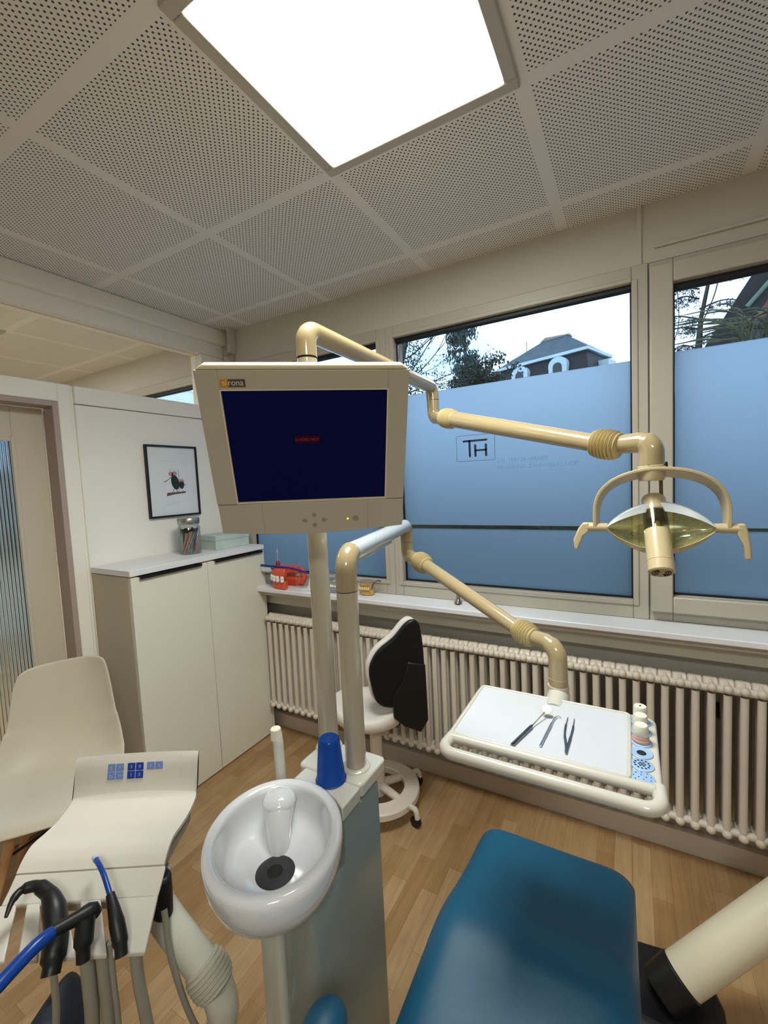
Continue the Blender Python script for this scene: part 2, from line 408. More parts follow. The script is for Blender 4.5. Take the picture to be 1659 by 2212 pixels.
# left partition wall: door opening Y .19..1.083, transom glass above
wl = MB()
wl.box(-2.50, WX, 1.083, 1.140, 0, 2.155)          # post beside the door
wl.box(-2.50, WX - 0.012, 1.140, 1.158, 0, 2.155)    # groove
wl.box(-2.50, WX - 0.004, 1.158, 2.10, 0, 2.064)
wl.box(-2.50, WX, 1.158, 2.10, 2.068, 2.155)
wl.box(-2.50, WX, -2.45, 0.19, 0, 2.155)
wl.box(-2.50, WX, 0.19, 1.083, 2.068, 2.155)         # head over the door
wl.box(-2.50, WX, -2.45, 2.10, 2.487, ZC)            # beam above the transom glass
wl.box(-2.50, WX, 1.925, 2.10, 2.155, 2.487)
wl.box(-2.50, WX, -0.60, -0.50, 2.155, 2.487)
struct(wl.build('wall_left', [WALLIN], bevel=0.003, seg=1))
struct(MB().box(WX - 0.001, WX + 0.045, -2.45, 2.10, 2.57, ZC).build('trim_1', WALLIN, bevel=0.006))
struct(MB().box(-2.28, -2.262, 2.04, 2.1, 2.5, ZC).build('trim_2', WALL, bevel=0.003))
g = struct(MB().box(-2.448, -2.442, -0.50, 1.925, 2.155, 2.487).build('window_5', GLASS, smooth=False))
# door
dr = Thing('door_1', '', '', (-2.47, 0.64, 0)); del dr.o['label']; del dr.o['category']; struct(dr.o)
m = MB(); m.box(-2.49, WX - 0.001, 1.058, 1.0825, 0, 2.067); m.box(-2.49, WX - 0.001, 0.191, 0.215, 0, 2.067); m.box(-2.49, WX - 0.001, 0.215, 1.058, 2.043, 2.067)
dr.part(m, 'door_frame', REVEAL, bevel=0.002)
m = MB()
for a in ((0.218, 0.36, 0.005, 2.04), (0.925, 1.055, 0.005, 2.04), (0.36, 0.925, 1.885, 2.04), (0.36, 0.925, 0.005, 0.42)):
    m.box(-2.53, -2.488, a[0], a[1], a[2], a[3])
dr.part(m, 'door_leaf', DOORM, bevel=0.002)
dr.part(MB().box(-2.515, -2.507, 0.36, 0.925, 0.42, 1.885), 'glass_panel', FLUTED, smooth=False)
m = MB()
for a in ((0.352, 0.368, 0.41, 1.895), (0.917, 0.933, 0.41, 1.895), (0.368, 0.917, 1.877, 1.895), (0.368, 0.917, 0.41, 0.428)): m.box(-2.489, -2.482, *a)
dr.part(m, 'glazing_bead', DOORM, bevel=0.002)
m = MB().lathe([(0.008, 0), (0.008, 0.05)], 12, (0, 0, 0), Matrix.Translation((-2.488, 0.275, 1.05)) @ Matrix.Rotation(PI / 2, 4, 'Y'))
m.tube([(-2.44, 0.275, 1.05), (-2.44, 0.40, 1.05)], 0.008, 12)
dr.part(m, 'handle', CHROME)
# skirting
struct(MB().box(WX, 2.2, 2.08, 2.121, 0, 0.09).build('baseboard_back', SKIRT, bevel=0.002))
struct(MB().box(WX - 0.001, WX + 0.012, -2.45, 0.19, 0, 0.07).build('baseboard_left', SKIRT, bevel=0.002))
# window sill board, with strips below
struct(MB().box(-2.388, 2.2, 1.945, 2.12, 0.955, 0.98).build('trim_3', SILLM, bevel=0.004))
struct(MB().box(-2.388, 2.2, 1.985, 2.12, 0.925, 0.954).build('trim_4', WALL, bevel=0.002))
struct(MB().box(-2.388, 2.2, 2.045, 2.12, 0.855, 0.924).build('trim_5', WALL, bevel=0.002))
struct(MB().box(0.030, 0.046, 2.092, 2.10, 2.43, ZC).build('trim_6', WALL, smooth=False))
struct(MB().box(0.09, 1.5, 2.088, 2.10, 2.478, 2.49).build('trim_7', WALL, bevel=0.003))

# ------------------------------------------------------------------ windows
def window(n, X0, X1, Z0, Z1, GY, gx0, gx1, gz0, gz1, film, FY=2.09, back=2.2, sash=False, split=True):
    r = bpy.data.objects.new('window_%d' % n, None); C.objects.link(r); r['kind'] = 'structure'
    def P(mb, name, mt, **k): return mb.build(name, mt, r, **k)
    m = MB(); m.box(X0, gx0, FY, back, Z0, Z1); m.box(gx1, X1, FY, back, Z0, Z1); m.box(gx0, gx1, FY, back, Z0, gz0 - .002); m.box(gx0, gx1, FY, back, gz1 + .014, Z1)
    P(m, 'frame', FRAME, bevel=0.004)
    if not sash:
        m = MB(); e = .022
        m.box(gx0 - e, gx0, FY - .006, FY, gz0 - e, gz1 + e); m.box(gx1, gx1 + e, FY - .006, FY, gz0 - e, gz1 + e); m.box(gx0, gx1, FY - .006, FY, gz0 - e, gz0); m.box(gx0, gx1, FY - .006, FY, gz1 + .014, gz1 + e + .01)
        P(m, 'glazing_bead', FRAME, bevel=0.003)
    e = .006; gy = GY - .008
    m = MB(); m.box(gx0, gx0 + e, gy, GY + .02, gz0, gz1); m.box(gx1 - e, gx1, gy, GY + .02, gz0, gz1); m.box(gx0, gx1, gy, GY + .02, gz0 - .001, gz0 + e); m.box(gx0, gx1, gy - .012, GY + .02, gz1 - .004, gz1 + .013)
    P(m, 'gasket', GASKET, smooth=False)
    if film:
        zt, g0, g1 = film
        P(MB().box(gx0 + .007, gx1 - .004, GY, GY + .006, zt, gz1), 'pane', GLASS, smooth=False)
        P(MB().quad([(gx0 + .007, GY + .003, g1), (gx1 - .004, GY + .003, g1), (gx1 - .004, GY + .003, zt), (gx0 + .007, GY + .003, zt)]), 'frosted_film', FILM, smooth=False, recalc=False)
        P(MB().quad([(gx0 + .007, GY + .003, gz0), (gx1 - .004, GY + .003, gz0), (gx1 - .004, GY + .003, g0), (gx0 + .007, GY + .003, g0)]), 'frosted_film', FILM, smooth=False, recalc=False)
        P(MB().box(gx0 + .007, gx1 - .004, GY, GY + .006, g0, g1), 'pane', GLASS, smooth=False)
    else:
        P(MB().box(gx0, gx1, GY, GY + .006, gz0, gz1), 'pane', GLASS, smooth=False)
    return r
FL = (2.066, 1.350, 1.369)
w1 = window(1, -2.262, -1.135, 0.98, 2.43, 2.13, -2.215, -1.191, 1.06, 2.352, FL)
w2 = window(2, -1.135, 0.068, 0.98, 2.43, 2.13, -1.086, 0.010, 1.06, 2.352, FL)
w3 = window(3, 0.068, 1.55, 0.98, 2.43, 2.115, 0.152, 1.40, 1.094, 2.312, (2.071, 1.356, 1.368), FY=2.10, sash=True)
m = MB(); m.box(0.072, 0.150, 2.06, 2.10, 1.025, 2.40); m.box(1.405, 1.48, 2.06, 2.10, 1.025, 2.40); m.box(0.150, 1.405, 2.06, 2.10, 1.025, 1.092); m.box(0.150, 1.405, 2.06, 2.10, 2.327, 2.40)
m.build('sash', FRAME, w3, bevel=0.005)
w4 = window(4, -6.3, -2.50, 0.96, 2.43, 2.13, -6.2, -2.60, 1.06, 2.352, None)
m = MB()
for x in (-5.0, -3.8): m.box(x - .05, x + .05, 2.08, 2.2, 0.98, 2.37)
m.build('mullion', FRAME, w4, bevel=0.004)

# logo and practice name on the film of the middle window
INK = mat('logo_ink', (12, 26, 44), 0.5, noise=0.05)
INK2 = mat('faint_lettering', (100, 146, 190), 0.6, noise=0.05)
LG = Thing('logo_sticker', 'black TH letters in a thin rounded rectangle on the frosted window', 'logo', (-0.67, 2.129, 1.757))
def rrect(w_, h_, r, n=6):
    out = []
    for cx, cy, a0 in ((w_ / 2 - r, h_ / 2 - r, 0), (-w_ / 2 + r, h_ / 2 - r, 90), (-w_ / 2 + r, -h_ / 2 + r, 180), (w_ / 2 - r, -h_ / 2 + r, 270)):
        for k in range(n + 1):
            a = math.radians(a0 + 90 * k / n); out.append((cx + r * math.cos(a), cy + r * math.sin(a)))
    return out
def ring2(mb, w_, h_, r, t, M, d=.0006):
    o = rrect(w_, h_, r); i = rrect(w_ - 2 * t, h_ - 2 * t, r - t); k = len(o)
    for dd in (0, d):
        A = [mb.bm.verts.new(M @ Vector((p[0], p[1], dd))) for p in o]; B = [mb.bm.verts.new(M @ Vector((p[0], p[1], dd))) for p in i]
        for q in range(k): mb.face([A[q], A[(q + 1) % k], B[(q + 1) % k], B[q]])
m = MB(); ring2(m, 0.197, 0.130, 0.010, 0.0016, XZ(-0.671, 2.1315, 1.758))
LG.part(m, 'outline', INK, smooth=False)
def bar(mb, x0, y0, x1, y1, t, M, d=.0006):
    a = Vector((x0, y0)); b = Vector((x1, y1)); u = (b - a).normalized(); n_ = Vector((-u.y, u.x)) * t / 2
    pts = []
    for c_, s0 in ((b, -90), (a, 90)):
        for k in range(7):
            an = math.atan2(u.y, u.x) + math.radians(s0 + 180 * k / 6); pts.append((c_.x + t / 2 * math.cos(an), c_.y + t / 2 * math.sin(an)))
    mb.prism(pts, d, M)
m = MB(); Ml = XZ(-0.671, 2.1315, 1.758)
bar(m, -0.060, 0.036, 0.057, 0.036, 0.010, Ml); bar(m, -0.029, 0.036, -0.029, -0.040, 0.011, Ml)
bar(m, 0.0, 0.012, 0.0, -0.040, 0.011, Ml); bar(m, 0.054, 0.012, 0.054, -0.040, 0.011, Ml); bar(m, 0.0, -0.013, 0.054, -0.013, 0.009, Ml)
LG.part(m, 'letters', INK, smooth=False)
LT = Thing('name_lettering', 'faint two line practice name in pale letters below right of the TH logo', 'lettering', (-0.43, 2.129, 1.67))
Mi = LT.M.inverted()
text_mesh('DR. TERESA HIRNER', 0.026, Mi @ XZ(-0.560, 2.131, 1.686), 'text_line', INK2, LT.o, align='LEFT')
text_mesh('PRAXIS FÜR ZAHNHEILKUNDE', 0.026, Mi @ XZ(-0.560, 2.131, 1.652), 'text_line', INK2, LT.o, align='LEFT')

# ------------------------------------------------------------------ ceiling lights
def panel(x0, y0, label, s=0.625):
    t = Thing('ceiling_light', label, 'ceiling light', (x0 + s / 2, y0 + s / 2, ZC), group=None)
    m = MB(); e = .036; z0 = ZC - .014
    for b_ in ((0, s, 0, e), (0, s, s - e, s), (0, e, e, s - e), (s - e, s, e, s - e)): m.box(x0 + b_[0], x0 + b_[1], y0 + b_[2], y0 + b_[3], z0, ZC)
    t.part(m, 'frame', FRAME, bevel=0.004)
    m = MB(); m.quad([(x0 + e, y0 + e, z0 + .003), (x0 + e, y0 + s - e, z0 + .003), (x0 + s - e, y0 + s - e, z0 + .003), (x0 + s - e, y0 + e, z0 + .003)])
    t.part(m, 'diffuser', PANEL, smooth=False, recalc=False)
    ld = bpy.data.lights.new('panel_lamp', 'AREA'); ld.shape = 'SQUARE'; ld.size = s - 2 * e; ld.energy = PANEL_WATT; ld.spread = math.radians(140); ld.color = (0.96, 1.0, 0.955)
    lo = bpy.data.objects.new('panel_lamp', ld); C.objects.link(lo); lo.parent = t.o; lo.location = (0, 0, -.0145)
    return t
panel(-0.873, 0.655, 'large square glowing ceiling light panel in our room')
panel(0.377, -1.22, 'unseen added fill light panel on the ceiling behind the viewer')  # unseen panel, added as fill for the room
panel(-3.998, 0.655, 'square ceiling light panel in the adjoining room behind the partition')
panel(-3.998, -1.22, 'unseen added fill light panel near the back of the adjoining room')  # unseen, added to brighten the adjoining room
panel(-5.248, -0.595, 'unseen added fill light panel in the far part of the adjoining room')  # another unseen panel added for a brighter adjoining room

# ------------------------------------------------------------------ radiator
rad = Thing('radiator', 'long cream column radiator under the window sill', 'radiator', (-0.3, 2.03, 0.18))
def section():
    m = MB()
    for y in (1.985, 2.02, 2.055):
        p = [(0, y, 0.225), (0, y, 0.755)]
        m.tube(p, 0.0135, 12, caps=False)
    for z, s_ in ((0.775, 1), (0.212, -1)):
        m.tube([(-0.0245, 2.02, z), (-0.020, 2.02, z), (0.020, 2.02, z), (0.0245, 2.02, z)], [0.020, 0.026, 0.026, 0.020], 14, flat=1.0)
        m.tube([(0, 1.972, z), (0, 1.985, z), (0, 2.055, z), (0, 2.068, z)], [0.006, 0.0175, 0.0175, 0.006], 12)
        m.tube([(-0.0247, 1.990, z - s_ * .004), (0.0247, 1.990, z - s_ * .004)], 0.0155, 10)
        m.sphere((0, 1.976, z + s_ * 0.003), 0.0165, 12)
        m.tube([(0, 2.0, z), (0, 2.0, z + s_ * .026)], [0.013, 0.004], 8)
    return m
x = -2.012; sec = rad.part(section(), 'section', RADM, world=False)
sec.location = (0, 0, 0)
sec.data.transform(Matrix.Translation((0, -2.03, -0.18))); sec.location = (x + 0.3, 0, 0)
for i in range(1, 66):
    c = sec.copy(); C.objects.link(c); c.parent = rad.o; c.location = (x + 0.3 + i * 0.0495, 0, 0)
for xx in (-1.6, -0.6, 0.3, 1.0): rad.part(MB().box(xx - .012, xx + .012, 2.062, 2.118, 0.62, 0.66), 'wall_bracket', BLACK)

# ------------------------------------------------------------------ cabinet
cab = Thing('cabinet', 'tall cream two-door cabinet with black edge handles against the left wall', 'cabinet', (-2.22, 1.59, 0))
cab.part(MB().box(-2.385, -2.072, 1.160, 2.018, 0.03, 1.212), 'body', CABS, bevel=0.001, seg=1)
cab.part(MB().box(-2.36, -2.09, 1.175, 2.005, 0.0, 0.03), 'plinth', BLACK)
cab.part(MB().box(-2.388, -2.050, 1.157, 2.021, 1.216, 1.245), 'top', CABT, bevel=0.0015, seg=1)
for a, b_, h0, h1 in ((1.161, 1.588, 1.200, 1.545), (1.591, 2.018, 1.633, 1.995)):
    d = cab.part(MB().box(-2.070, -2.051, a, b_, 0.008, 1.209), 'door', CABM, bevel=0.001, seg=1)
    m = MB(); m.box(-2.072, -2.036, h0, h1, 1.2085, 1.2115); m.box(-2.040, -2.036, h0, h1, 1.198, 1.2115)
    cab.part(m, 'handle', BLACK, parent=d, bevel=0.0006, seg=1, label='black edge handle')

# ------------------------------------------------------------------ picture
pic = Thing('picture_frame', 'thin black picture frame with a watercolour of two standing flies', 'picture', (WX, 1.66, 1.67))
m = MB(); fx0, fx1 = WX - .003, WX + .016; a, b_, z0, z1 = 1.488, 1.823, 1.460, 1.884; e = .011
for q in ((a, b_, z0, z0 + e), (a, b_, z1 - e, z1), (a, a + e, z0 + e, z1 - e), (b_ - e, b_, z0 + e, z1 - e)): m.box(fx0, fx1, *q)
pic.part(m, 'frame', BLACK, bevel=0.001, seg=1)
PAP = mat('print_paper', (226, 229, 230), 0.7, noise=0.01, nscale=10)
pic.part(MB().box(fx0, WX + .006, a + e, b_ - e, z0 + e, z1 - e), 'print', PAP, smooth=False)
# drawing as thin shapes: local a = along +Y, b = Z, facing +X
MX = Matrix(((0, 0, 1, WX + .0061), (1, 0, 0, 1.655), (0, 1, 0, 1.662), (0, 0, 0, 1)))
def ell(cx, cy, rx, ry, rot=0, n=20): 
    c_, s_ = math.cos(rot), math.sin(rot)
    return [(cx + rx * math.cos(2 * PI * k / n) * c_ - ry * math.sin(2 * PI * k / n) * s_, cy + rx * math.cos(2 * PI * k / n) * s_ + ry * math.sin(2 * PI * k / n) * c_) for k in range(n)]
INKB = mat('dark_green_paint', (34, 48, 44), 0.6, noise=0.35, nscale=60); PINK = mat('pink_paint', (196, 140, 146), 0.6, noise=0.15, nscale=80); BROWN = mat('brown_paint', (112, 78, 74), 0.6, noise=0.15, nscale=60)
LEAD = mat('embossed_line', (186, 188, 186), 0.7, noise=0.05)
m = MB(); m.prism(ell(0.010, 0.003, 0.026, 0.045, 0.22), .0004, MX); m.prism(ell(0.052, -0.012, 0.017, 0.026, -0.1), .0004, MX); m.prism(ell(-.004, .052, .017, .012), .0003, MX); m.prism(ell(.054, .010, .012, .009), .0003, MX)
for q in ((-.012, .036, -.045, .012, .003), (-.045, .012, -.062, .006, .004), (.0, -.035, -.012, -.058, .003), (.014, -.038, .022, -.058, .003), (.034, -.030, .03, -.058, .002), (.052, -.035, .06, -.056, .002), (-.012, .068, -.018, .078, .0015), (.002, .068, .006, .078, .0015), (.066, -.004, .078, -.018, .003), (.035, .078, .037, -.02, .0018), (.055, .022, .06, .030, .0015)): bar(m, *q, MX, d=.0004)
pic.part(m, 'insect_drawing', INKB, smooth=False)
m = MB(); MX2 = MX.copy(); MX2[0][3] += .0004
for q in ((-.020, .054, .011, .013), (.012, .056, .013, .013), (.046, .014, .008, .008), (.062, .012, .008, .008)): pic.part(MB().prism(ell(*q), .0003, MX2), 'insect_eye', PINK, smooth=False)
m = MB(); m.prism([(-.052, -.072), (-.046, -.058), (.08, -.053), (.072, -.064), (.0, -.069), (-.05, -.078)], .0003, MX)
pic.part(m, 'branch_drawing', BROWN, smooth=False)
m = MB()
for q in ((-.078, .128, .085, .128, .0008), (.085, .128, .094, -.10, .0006), (-.062, -.116, .088, -.112, .0010), (-.06, -.127, .03, -.126, .0012)): bar(m, *q, MX, d=.0002)
pic.part(m, 'emboss_line', LEAD, smooth=False)

# ------------------------------------------------------------------ jar with sticks, marbled box
jx, jy, jz = -2.235, 1.625, 1.2455
jar = Thing('glass_jar', 'clear glass storage jar with a brushed metal lid on the cabinet', 'jar', (jx, jy, jz))
m = MB(); m.lathe([(0.046, 0.0), (0.058, 0.004), (0.060, 0.02), (0.060, 0.155), (0.054, 0.168), (0.054, 0.178)], 32, (jx, jy, jz), capt=False)
jar.part(m, 'body', JARG)
jar.part(MB().lathe([(0.058, 0.172), (0.060, 0.175), (0.060, 0.205), (0.057, 0.209)], 32, (jx, jy, jz)), 'lid', mat('brushed_metal', (176, 172, 164), 0.35, metal=1.0, noise=0.1, nscale=40))
cols = [((176, 92, 108), 'pink'), ((188, 178, 150), 'cream'), ((72, 60, 56), 'dark'), ((104, 118, 150), 'blue'), ((150, 158, 130), 'green'), ((206, 150, 140), 'peach')]
for k in range(24):
    if k < 17: a = 2 * PI * k / 17; r0 = r1 = .044; b_ = a + math.radians(78)
    else: a = 2 * PI * (k - 17) / 7; r0 = r1 = .023; b_ = a - math.radians(60)
    cc = cols[(k * 5) % 6]; h = random.uniform(0.138, 0.150)
    p0 = Vector((jx + r0 * math.cos(a), jy + r0 * math.sin(a), jz + 0.008)); p1 = Vector((jx + r1 * math.cos(b_), jy + r1 * math.sin(b_), jz + h))
    st = Thing('toothbrush', 'slim %s stick with a dark head standing in the glass jar' % ('dark grey' if cc[1] == 'dark' else cc[1]), 'toothbrush', p0, group='%s sticks in the glass jar' % cc[1])
    st.part(MB().tube([p0, p1], 0.0040, 8), 'stem', mat('stick_' + cc[1], cc[0], 0.4, noise=0.05))
    st.part(MB().tube([p1 - (p1 - p0).normalized() * .016, p1], 0.0062, 8), 'head', BLKP)
MARB = mat('pale_green_marble_paper', (186, 198, 190), 0.5, noise=0.10, nscale=14)
bx = Thing('gift_box', 'flat pale green marbled cardboard box beside the glass jar', 'box', (-2.23, 1.90, 1.2455), rot=(0, 0, math.radians(-4)))
m = MB(); m.box(-0.098, 0.078, -0.150, 0.095, 0.0, 0.062); bx.part(m, 'base', MARB, world=False, bevel=0.001, seg=1)
m = MB(); m.box(-0.101, 0.081, -0.153, 0.098, 0.056, 0.086); bx.part(m, 'lid', MARB, world=False, bevel=0.001, seg=1)

# corner sensor
sn = Thing('motion_sensor', 'small white sensor on a thin pipe in the upper wall corner', 'sensor', (-2.30, 2.10, 2.46))
sn.part(MB().tube([(-2.305, 2.088, 2.47), (-2.305, 2.045, 2.455)], [0.030, 0.024], 20), 'head', FRAME, bevel=0.003)
sn.part(MB().box(-2.33, -2.282, 2.082, 2.10, 2.42, 2.52), 'mount', FRAME, bevel=0.004)
sn.part(MB().tube([(-2.295, 2.09, 2.52), (-2.295, 2.09, 2.655)], 0.008, 10), 'pipe', FRAME)

# ------------------------------------------------------------------ things on the window sill
ZS = 0.9805
ORG = mat('orange_gum', (226, 88, 62), 0.35, noise=0.06, nscale=20); TOOTH = mat('tooth_white', (240, 236, 226), 0.25, noise=0.02)
jaw = Thing('jaw_model', 'large orange dental jaw model with white teeth on the sill', 'jaw model', (-1.87, 2.03, ZS))
def arch(t, w_, d_):  # horseshoe, t -1..1, opening toward +x
    a = t * 1.75; return Vector((-math.cos(a) * d_, math.sin(a) * w_, 0))
for nm, z0, z1, dz in (('lower_gum', 0.0, 0.052, 0), ('upper_gum', 0.078, 0.128, 0)):
    m = MB(); n = 20; ring = []
    V = []
    for i in range(n + 1):
        t = -1 + 2 * i / n; c0 = arch(t, .062, .108); o_ = arch(t, .078, .132); i_ = arch(t, .036, .070)
        bulge = 1.0
        V.append([m.bm.verts.new(Vector((-1.87 + .02, 2.030, ZS)) + p + Vector((0, 0, z))) for p, z in ((o_, z0), (o_ * 1.03, (z0 + z1) / 2), (c0 * 1.08, z1), (i_, z1 - .004), (i_, z0))])
    for i in range(n):
        for j in range(5): m.face([V[i][j], V[i + 1][j], V[i + 1][(j + 1) % 5], V[i][(j + 1) % 5]])
    m.face(V[0]); m.face(list(reversed(V[-1])))
    gobj = jaw.part(m, nm, ORG, bevel=0.005)
    for i in range(12):
        t = -0.92 + 1.84 * i / 11; c0 = Vector((-1.85, 2.030, ZS)) + arch(t, .079, .131); s_ = 1 if nm == 'lower_gum' else -1
        zz = z1 + .004 if s_ > 0 else z0 - .004
        ang = math.atan2(arch(t, .062, .09).y, arch(t, .062, .09).x)
        mm_ = MB(); Mx = Matrix.Translation((c0.x, c0.y, ZS + zz)) @ Matrix.Rotation(ang, 4, 'Z')
        mm_.lathe([(0.0090, -.010), (0.0115, -.004), (0.0125, .004), (0.0100, .0095)] if s_ > 0 else [(0.0100, -.0095), (0.0125, -.004), (0.0115, .004), (0.0090, .010)], 10, M=Mx)
        jaw.part(mm_, 'tooth', TOOTH, parent=gobj, sub=0)
jaw.part(MB().tube([(-1.800, 2.080, ZS + .022), (-1.775, 2.080, ZS + .065), (-1.795, 2.080, ZS + .112)], 0.018, 10), 'hinge', ORG)
bb = Thing('giant_toothbrush', 'long blue handled demonstration toothbrush lying on the orange jaw model', 'toothbrush', (-1.9, 2.0, ZS + .13))
bb.part(MB().tube(spline([(-2.045, 1.985, ZS + .137), (-1.93, 1.985, ZS + .134), (-1.80, 1.985, ZS + .131), (-1.70, 1.985, ZS + .100)][:3] + [(-1.66, 1.985, ZS + .108)]), [.009] * 24 + [.007], 12, flat=.7), 'handle', mat('navy_blue_plastic', (24, 44, 132), 0.3, noise=0.04))
bb.part(MB().box(-2.045, -1.965, 1.978, 1.996, ZS + .098, ZS + .127), 'bristles', mat('pale_bristle', (206, 214, 220), 0.7, noise=0.1, nscale=200), bevel=0.002)
rb = Thing('electric_toothbrush', 'red electric toothbrush standing upright at the window beside the cabinet', 'toothbrush', (-1.965, 2.05, ZS))
rb.part(MB().lathe([(0.016, 0), (0.018, .01), (0.016, .08), (0.014, .135), (0.009, .15), (0.006, .155)], 18, (-1.975, 2.06, ZS)), 'handle', mat('red_plastic', (170, 20, 44), 0.35, noise=0.05), bevel=0)
rb.part(MB().lathe([(0.005, .155), (0.004, .19), (0.007, .2), (0.007, .22), (0.003, .23)], 12, (-1.975, 2.06, ZS)), 'brush_head', mat('pale_violet_plastic', (176, 160, 200), 0.4, noise=0.05))
ws = Thing('leaflet_stand', 'white tapering plastic stand on the sill behind the monitor post', 'stand', (-1.66, 2.03, ZS))
m = MB()
m.prism([(-0.075, 0), (0.055, 0), (0.03, 0.16), (0.0, 0.30), (-0.022, 0.305), (-0.028, 0.12), (-0.05, .03)], 0.05, XZ(-1.645, 2.06, ZS))
ws.part(m, 'body', mat('white_stand_plastic', (232, 226, 224), 0.35, noise=0.01), bevel=0.004)
ws.part(MB().box(-1.73, -1.585, 1.985, 2.075, ZS, ZS + .008), 'base', mat('white_stand_plastic', (232, 226, 224), 0.35), bevel=0.002)
gl = Thing('clear_jaw_model', 'clear acrylic jaw model with wire hinge on the sill behind the posts', 'jaw model', (-1.49, 2.03, ZS))
ACR = glass_thin('clear_acrylic', (0.92, 0.95, 0.97), 0.12, 0.08)
gl.part(MB().box(-1.545, -1.44, 1.99, 2.07, ZS, ZS + .03), 'base', ACR, bevel=0.005)
gl.part(MB().box(-1.535, -1.45, 2.0, 2.07, ZS + .055, ZS + .085), 'top', ACR, bevel=0.005)
m = MB(); m.tube(spline([(-1.54, 1.985, ZS + .05), (-1.50, 1.98, ZS + .03), (-1.47, 1.985, ZS + .06), (-1.45, 1.99, ZS + .10), (-1.50, 2.0, ZS + .115), (-1.55, 2.0, ZS + .105)]), 0.0022, 8)
gl.part(m, 'wire', CHROME)
m = MB()
for i in range(7): m.sphere((-1.535 + i * .014, 1.988, ZS + .042), .0075, 10, (1, .8, 1.2))
gl.part(m, 'teeth', TOOTH)
AMB = mat('amber_resin', (196, 150, 84), 0.2, noise=0.25, nscale=60, coat=0.5)
am = Thing('small_tooth_model', 'small amber resin tooth model with grey cap and metal hinge on the sill', 'jaw model', (-1.285, 2.05, ZS))
am.part(MB().lathe([(0.034, 0), (0.040, .004), (0.040, .018), (0.035, .034), (0.037, .05), (0.039, .066), (0.036, .069)], 20, (-1.295, 2.04, ZS), Matrix.Diagonal((1.1, .8, 1, 1))), 'body', AMB)
am.part(MB().lathe([(0.036, .066), (0.037, .068), (0.036, .078), (0.03, .080)], 20, (-1.295, 2.04, ZS), Matrix.Diagonal((1.1, .8, 1, 1))), 'cap', mat('grey_acrylic', (150, 146, 132), 0.3, noise=0.1))
m = MB()
for i in range(6): m.sphere((-1.325 + i * .012, 2.008 - .004 * math.sin(i / 5 * PI), ZS + .040), .0065, 10, (1, .7, 1.6))
am.part(m, 'teeth', mat('yellow_tooth', (226, 204, 150), 0.3, noise=0.08, nscale=60))
am.part(MB().tube([(-1.262, 2.03, ZS + .03), (-1.245, 2.04, ZS + .07), (-1.222, 2.045, ZS + .084), (-1.205, 2.045, ZS + .08)], 0.0035, 8), 'hinge', STEEL)

# ------------------------------------------------------------------ dental unit: column, bowl, two posts
P1 = (-.706, .885); P2 = (-.594, .846)
un = Thing('dental_unit', 'white dental water unit column with spittoon bowl and two tall posts', 'dental unit', (-.62, .74, 0))
def vprism(poly, z0, z1): return MB().prism(poly, z1 - z0, Matrix.Translation((0, 0, z0)))
def rpoly(x0, x1, y0, y1, r, n=5):
    return [(px + (x0 + x1) / 2, py + (y0 + y1) / 2) for px, py in rrect(x1 - x0, y1 - y0, r, n)]
BC = Vector((-.629, .597, 0)); ca = math.radians(131)
def lhous(x0, x1, yb):
    m_ = MB(); m_.prism([(x1, .722), (x0, .722), (x0, .618), (x0 + .004, .609), (x0 + .012, .606), (x1 - .014, .606), (x1 - .0075, .6075), (x1 - .003, .611), (x1, .620)], .735, Matrix.Translation((0, 0, .04)))
    m_.prism([(x1, yb), (x0, yb), (x0, .722), (x1, .722)], .832, Matrix.Translation((0, 0, .04)))
    return m_
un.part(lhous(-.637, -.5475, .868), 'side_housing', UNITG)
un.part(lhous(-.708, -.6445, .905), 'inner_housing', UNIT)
un.part(MB().box(-.70, -.556, .624, .85, .02, .74), 'core', DARKG)
un.part(MB().box(-.70, -.556, .74, .85, .74, .877), 'core', DARKG)
un.part(vprism(rpoly(-.715, -.54, .58, .90, .02), 0.0, 0.04), 'foot', BLKP, bevel=0.004)
fc = [(-.546, .790), (-.708, .790), (-.708, .752)]
for q_ in range(0, 13):
    X_ = -.708 + .162 * q_ / 12
    # outer edge of the bowl at this x, plus a small gap
    best = .716
    for k_ in range(360):
        a_ = 2 * PI * k_ / 360; ex, ey = .1635 * math.cos(a_), .1415 * math.sin(a_)
        wx = BC.x + ex * math.cos(ca) - ey * math.sin(ca); wy = BC.y + ex * math.sin(ca) + ey * math.cos(ca)
        if abs(wx - X_) < .003 and wy > best: best = wy
    fc.append((X_, best))
un.part(vprism(fc, 0.876, 0.910), 'front_cover', UNIT, bevel=0.004, seg=3)
un.part(vprism(rpoly(-.735, -.546, .792, .912, .014), 0.876, 0.910), 'rear_cover', UNIT, bevel=0.006, seg=3)
un.part(MB().lathe([(.055, .755), (.052, .775)], 32, (-.629, .620, 0)), 'bowl_mount', UNIT)
